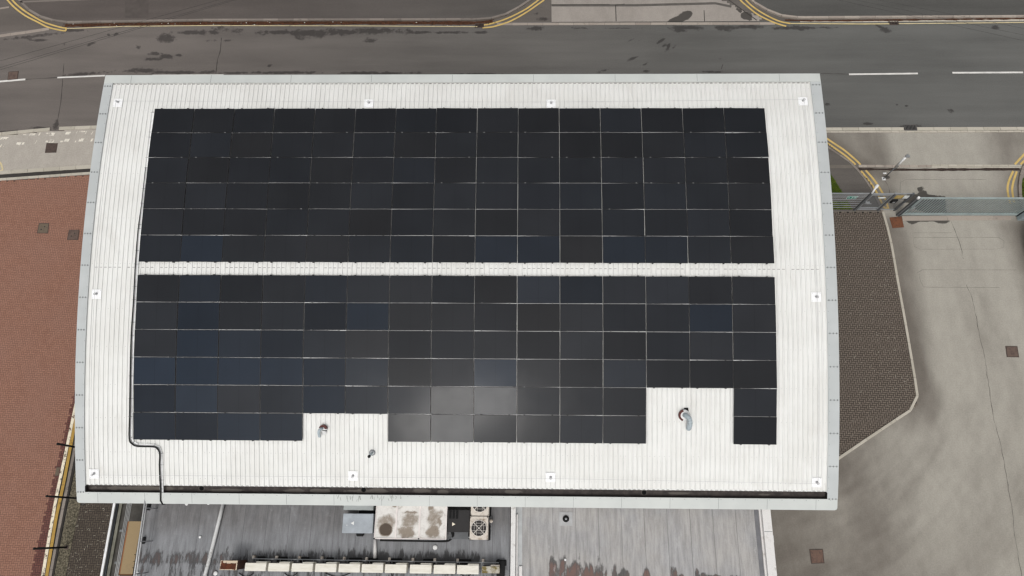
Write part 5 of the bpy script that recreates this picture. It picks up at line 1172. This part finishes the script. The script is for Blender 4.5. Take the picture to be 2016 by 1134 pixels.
plate('warning_sign', 21.98, 22.36, 1.5, 1.82, plain('sign_yellow', (0.42, 0.28, 0.04), .5), 'yellow warning sign on the panel beside the sliding gate', 'sign', [(.1, .9, .72, .76), (.1, .8, .5, .53), (.1, .85, .35, .38)])
plate('notice', 22.4, 22.66, 1.5, 1.8, M_SW, 'small white notice right of the yellow sign', 'sign', [(.15, .85, .7, .75), (.15, .7, .5, .54)])
th = thing('entry_phone', 'black entry phone box below the yellow sign', 'intercom', (22.1, FY - .08, 1.1)); bm = nb(); bbox(bm, 21.95, 22.25, FY - .12, FY - .025, 1.08, 1.42, .015); obj('housing', bm, M_BLACK, th)
bm = nb(); box(bm, 22.05, 22.17, FY - .124, FY - .1205, 1.15, 1.28); obj('keypad', bm, M_FG, th)
# sliding gate
GY = 5.78; gx0, gx1 = 23.0, at(1990, 421)[0] + .2
th = thing('sliding_gate', 'wide pale blue green sliding gate of close vertical bars', 'gate', (23, GY, 0))
bm = nb(); box(bm, gx0, gx1, GY - .035, GY + .035, 2.02, 2.12); obj('top_rail', bm, M_GATE, th)
bm = nb(); box(bm, gx0, gx1, GY - .05, GY + .05, .1, .26); obj('bottom_rail', bm, M_GATE, th)
bm = nb()
for x in np.arange(gx0 + .17, gx1 - .1, .15): box(bm, x - .022, x + .022, GY - .02, GY + .02, .26, 2.02)
obj('bars', bm, M_GATE, th, kind='stuff')
for x in (gx0, gx1 - .08): 
    bm = nb(); box(bm, x, x + .08, GY - .036, GY + .036, .26, 2.02); obj('stile', bm, M_GATE, th)
bm = nb(); box(bm, gx0 + .02, gx0 + .18, GY - .09, GY - .055, .95, 1.2); obj('latch_plate', bm, M_GATE, th)
bm = nb(); tube(bm, [(gx0 + .05, GY - .1, .9), (gx0 + .1, GY - .18, 1.0), (gx0 + .1, GY - .18, 1.2), (gx0 + .05, GY - .1, 1.3)], .025, 6); obj('handle', bm, M_FG, th)
th = thing('gate_post', 'dark grey guide post with white cap at the sliding gate', 'post', (22.84, GY, 0))
bm = nb(); box(bm, 22.78, 22.86, GY - .05, GY + .05, -.05, 2.1); obj('shaft', bm, M_FD, th)
bm = nb(); box(bm, 22.875, 22.96, GY - .06, GY + .06, .02, 2.15); obj('guide_channel', bm, M_GATED, th)
bm = nb(); tube(bm, [(22.86, GY - .02, 2.1), (22.86, GY - .02, 2.2)], .07, 12); obj('cap', bm, M_WHITE, th)
th = thing('gate_cabinet', 'blue grey steel drive cabinet at the far end of the sliding gate', 'cabinet', (gx1 + .4, GY - .1, 0))
bm = nb(); bbox(bm, gx1 + .05, gx1 + 1.6, GY - .3, GY - .08, 0, 1.5, .02); obj('housing', bm, plain('cabinet_blue_grey', (0.33, 0.39, 0.41), .5), th)
bm = nb(); box(bm, gx1 + .02, gx1 + .1, GY - .06, GY + .06, 0, 2.2); obj('guide_post', bm, M_GATED, th)
# barrier-like white and black post
p = at(1739, 352.5); th = thing('marker_post', 'slim dark post with white upper half standing before the gates', 'post', (p[0], p[1], 0))
bm = nb(); tube(bm, [(0, 0, .0), (.0, .0, 1.35)], .032, 10); obj('lower_shaft', bm, M_FD, th, True, True)
bm = nb(); tube(bm, [(0, 0, 1.35), (0, 0, 2.45)], .06, 12); obj('upper_sleeve', bm, M_WHITE, th, True, True)
bm = nb(); box(bm, -.08, .1, -.08, .1, 0, .04); obj('base_plate', bm, M_WHITE, th, local=True)
bm = nb(); tube(bm, [(0, 0, 2.45), (.04, .03, 2.58)], .07, 10); box(bm, -.05, .14, -.07, .04, 2.5, 2.56); obj('sensor_head', bm, M_FG, th, local=True)
bm = nb(); tube(bm, [(.05, -.03, 1.2), (.07, -.03, 1.5)], .02, 6); obj('side_clip', bm, M_FD, th, local=True)
p = at(1741.5, 341.5); bm = nb(); box(bm, p[0] - .09, p[0] + .09, p[1] - .04, p[1] + .04, 0, .03); tag(obj('marker_plate', bm, M_WHITE), 'small white plate on the ground beside the slim post', 'plate')
# overhead telephone cables
pole_top = at(966, -150, 7.6)
M_OH = plain('overhead_wire', (0.045, 0.042, 0.04), .7)
for k, (q, lb) in enumerate((((0, 120), 'upper overhead cable crossing the road at left'), ((0, 133), 'middle overhead cable crossing the road at left'), ((0, 137.5), 'lowest overhead cable crossing the road at left'),
                            ((2016, 80), 'lower overhead cable crossing the road at right'), ((2016, 69), 'middle overhead cable crossing the road at right'), ((2016, 56), 'upper overhead cable crossing the road at right'))):
    e = at(*q, 6.2); tp = np.array([pole_top[0], pole_top[1], 7.6]); d = e - tp; far = tp + d * 1.9; tp = tp - d * .9
    pts = [tp + (far - tp) * u - np.array([0, 0, .0 * u]) for u in np.linspace(0, 1, 14)]
    bm = nb(); tube(bm, pts, .007 if k < 3 else .005, 5); tag(obj('overhead_cable', bm, M_OH, smooth_=True), 'thin dark ' + lb, 'cable', 'overhead cables')

# shrub at the right edge of the yard
p = at(2034, 500); th = thing('shrub', 'dark leafy shrub peeking in at the right edge of the yard', 'shrub', (p[0], p[1], 0))
bm = nb()
for k in range(5): tube(bm, [(p[0], p[1] + (k - 2) * .5, 0), (p[0] + random.uniform(-.2, .2), p[1] + (k - 2) * .55, .7)], [.03, .012], 6)
obj('stem', bm, plain('shrub_bark', (0.06, 0.045, 0.03), .9), th)
t = T('dark_leaf'); M_LEAF = t.done(t.mix(t.noise(5, 4), (0.03, 0.045, 0.018), (0.085, 0.1, 0.045)), .6, .3); bm = nb()
for k in range(4200):
    u = Vector((random.gauss(0, 1), random.gauss(0, 1), random.gauss(0, 1))).normalized() * (random.random() ** .4) * random.uniform(.7, 1.1)
    q = Vector((p[0] + u.x * .62, p[1] + u.y * 1.9, .6 + u.z * .55)); a = Vector((random.gauss(0, 1), random.gauss(0, 1), random.gauss(0, .6))).normalized(); b = a.cross(Vector((random.gauss(0, 1), random.gauss(0, 1), random.gauss(0, 1)))).normalized()
    l = random.uniform(.03, .06); bm.faces.new([bm.verts.new(q + v) for v in (-a * l, b * l * .45, a * l, -b * l * .45)])
obj('foliage', bm, M_LEAF, th)
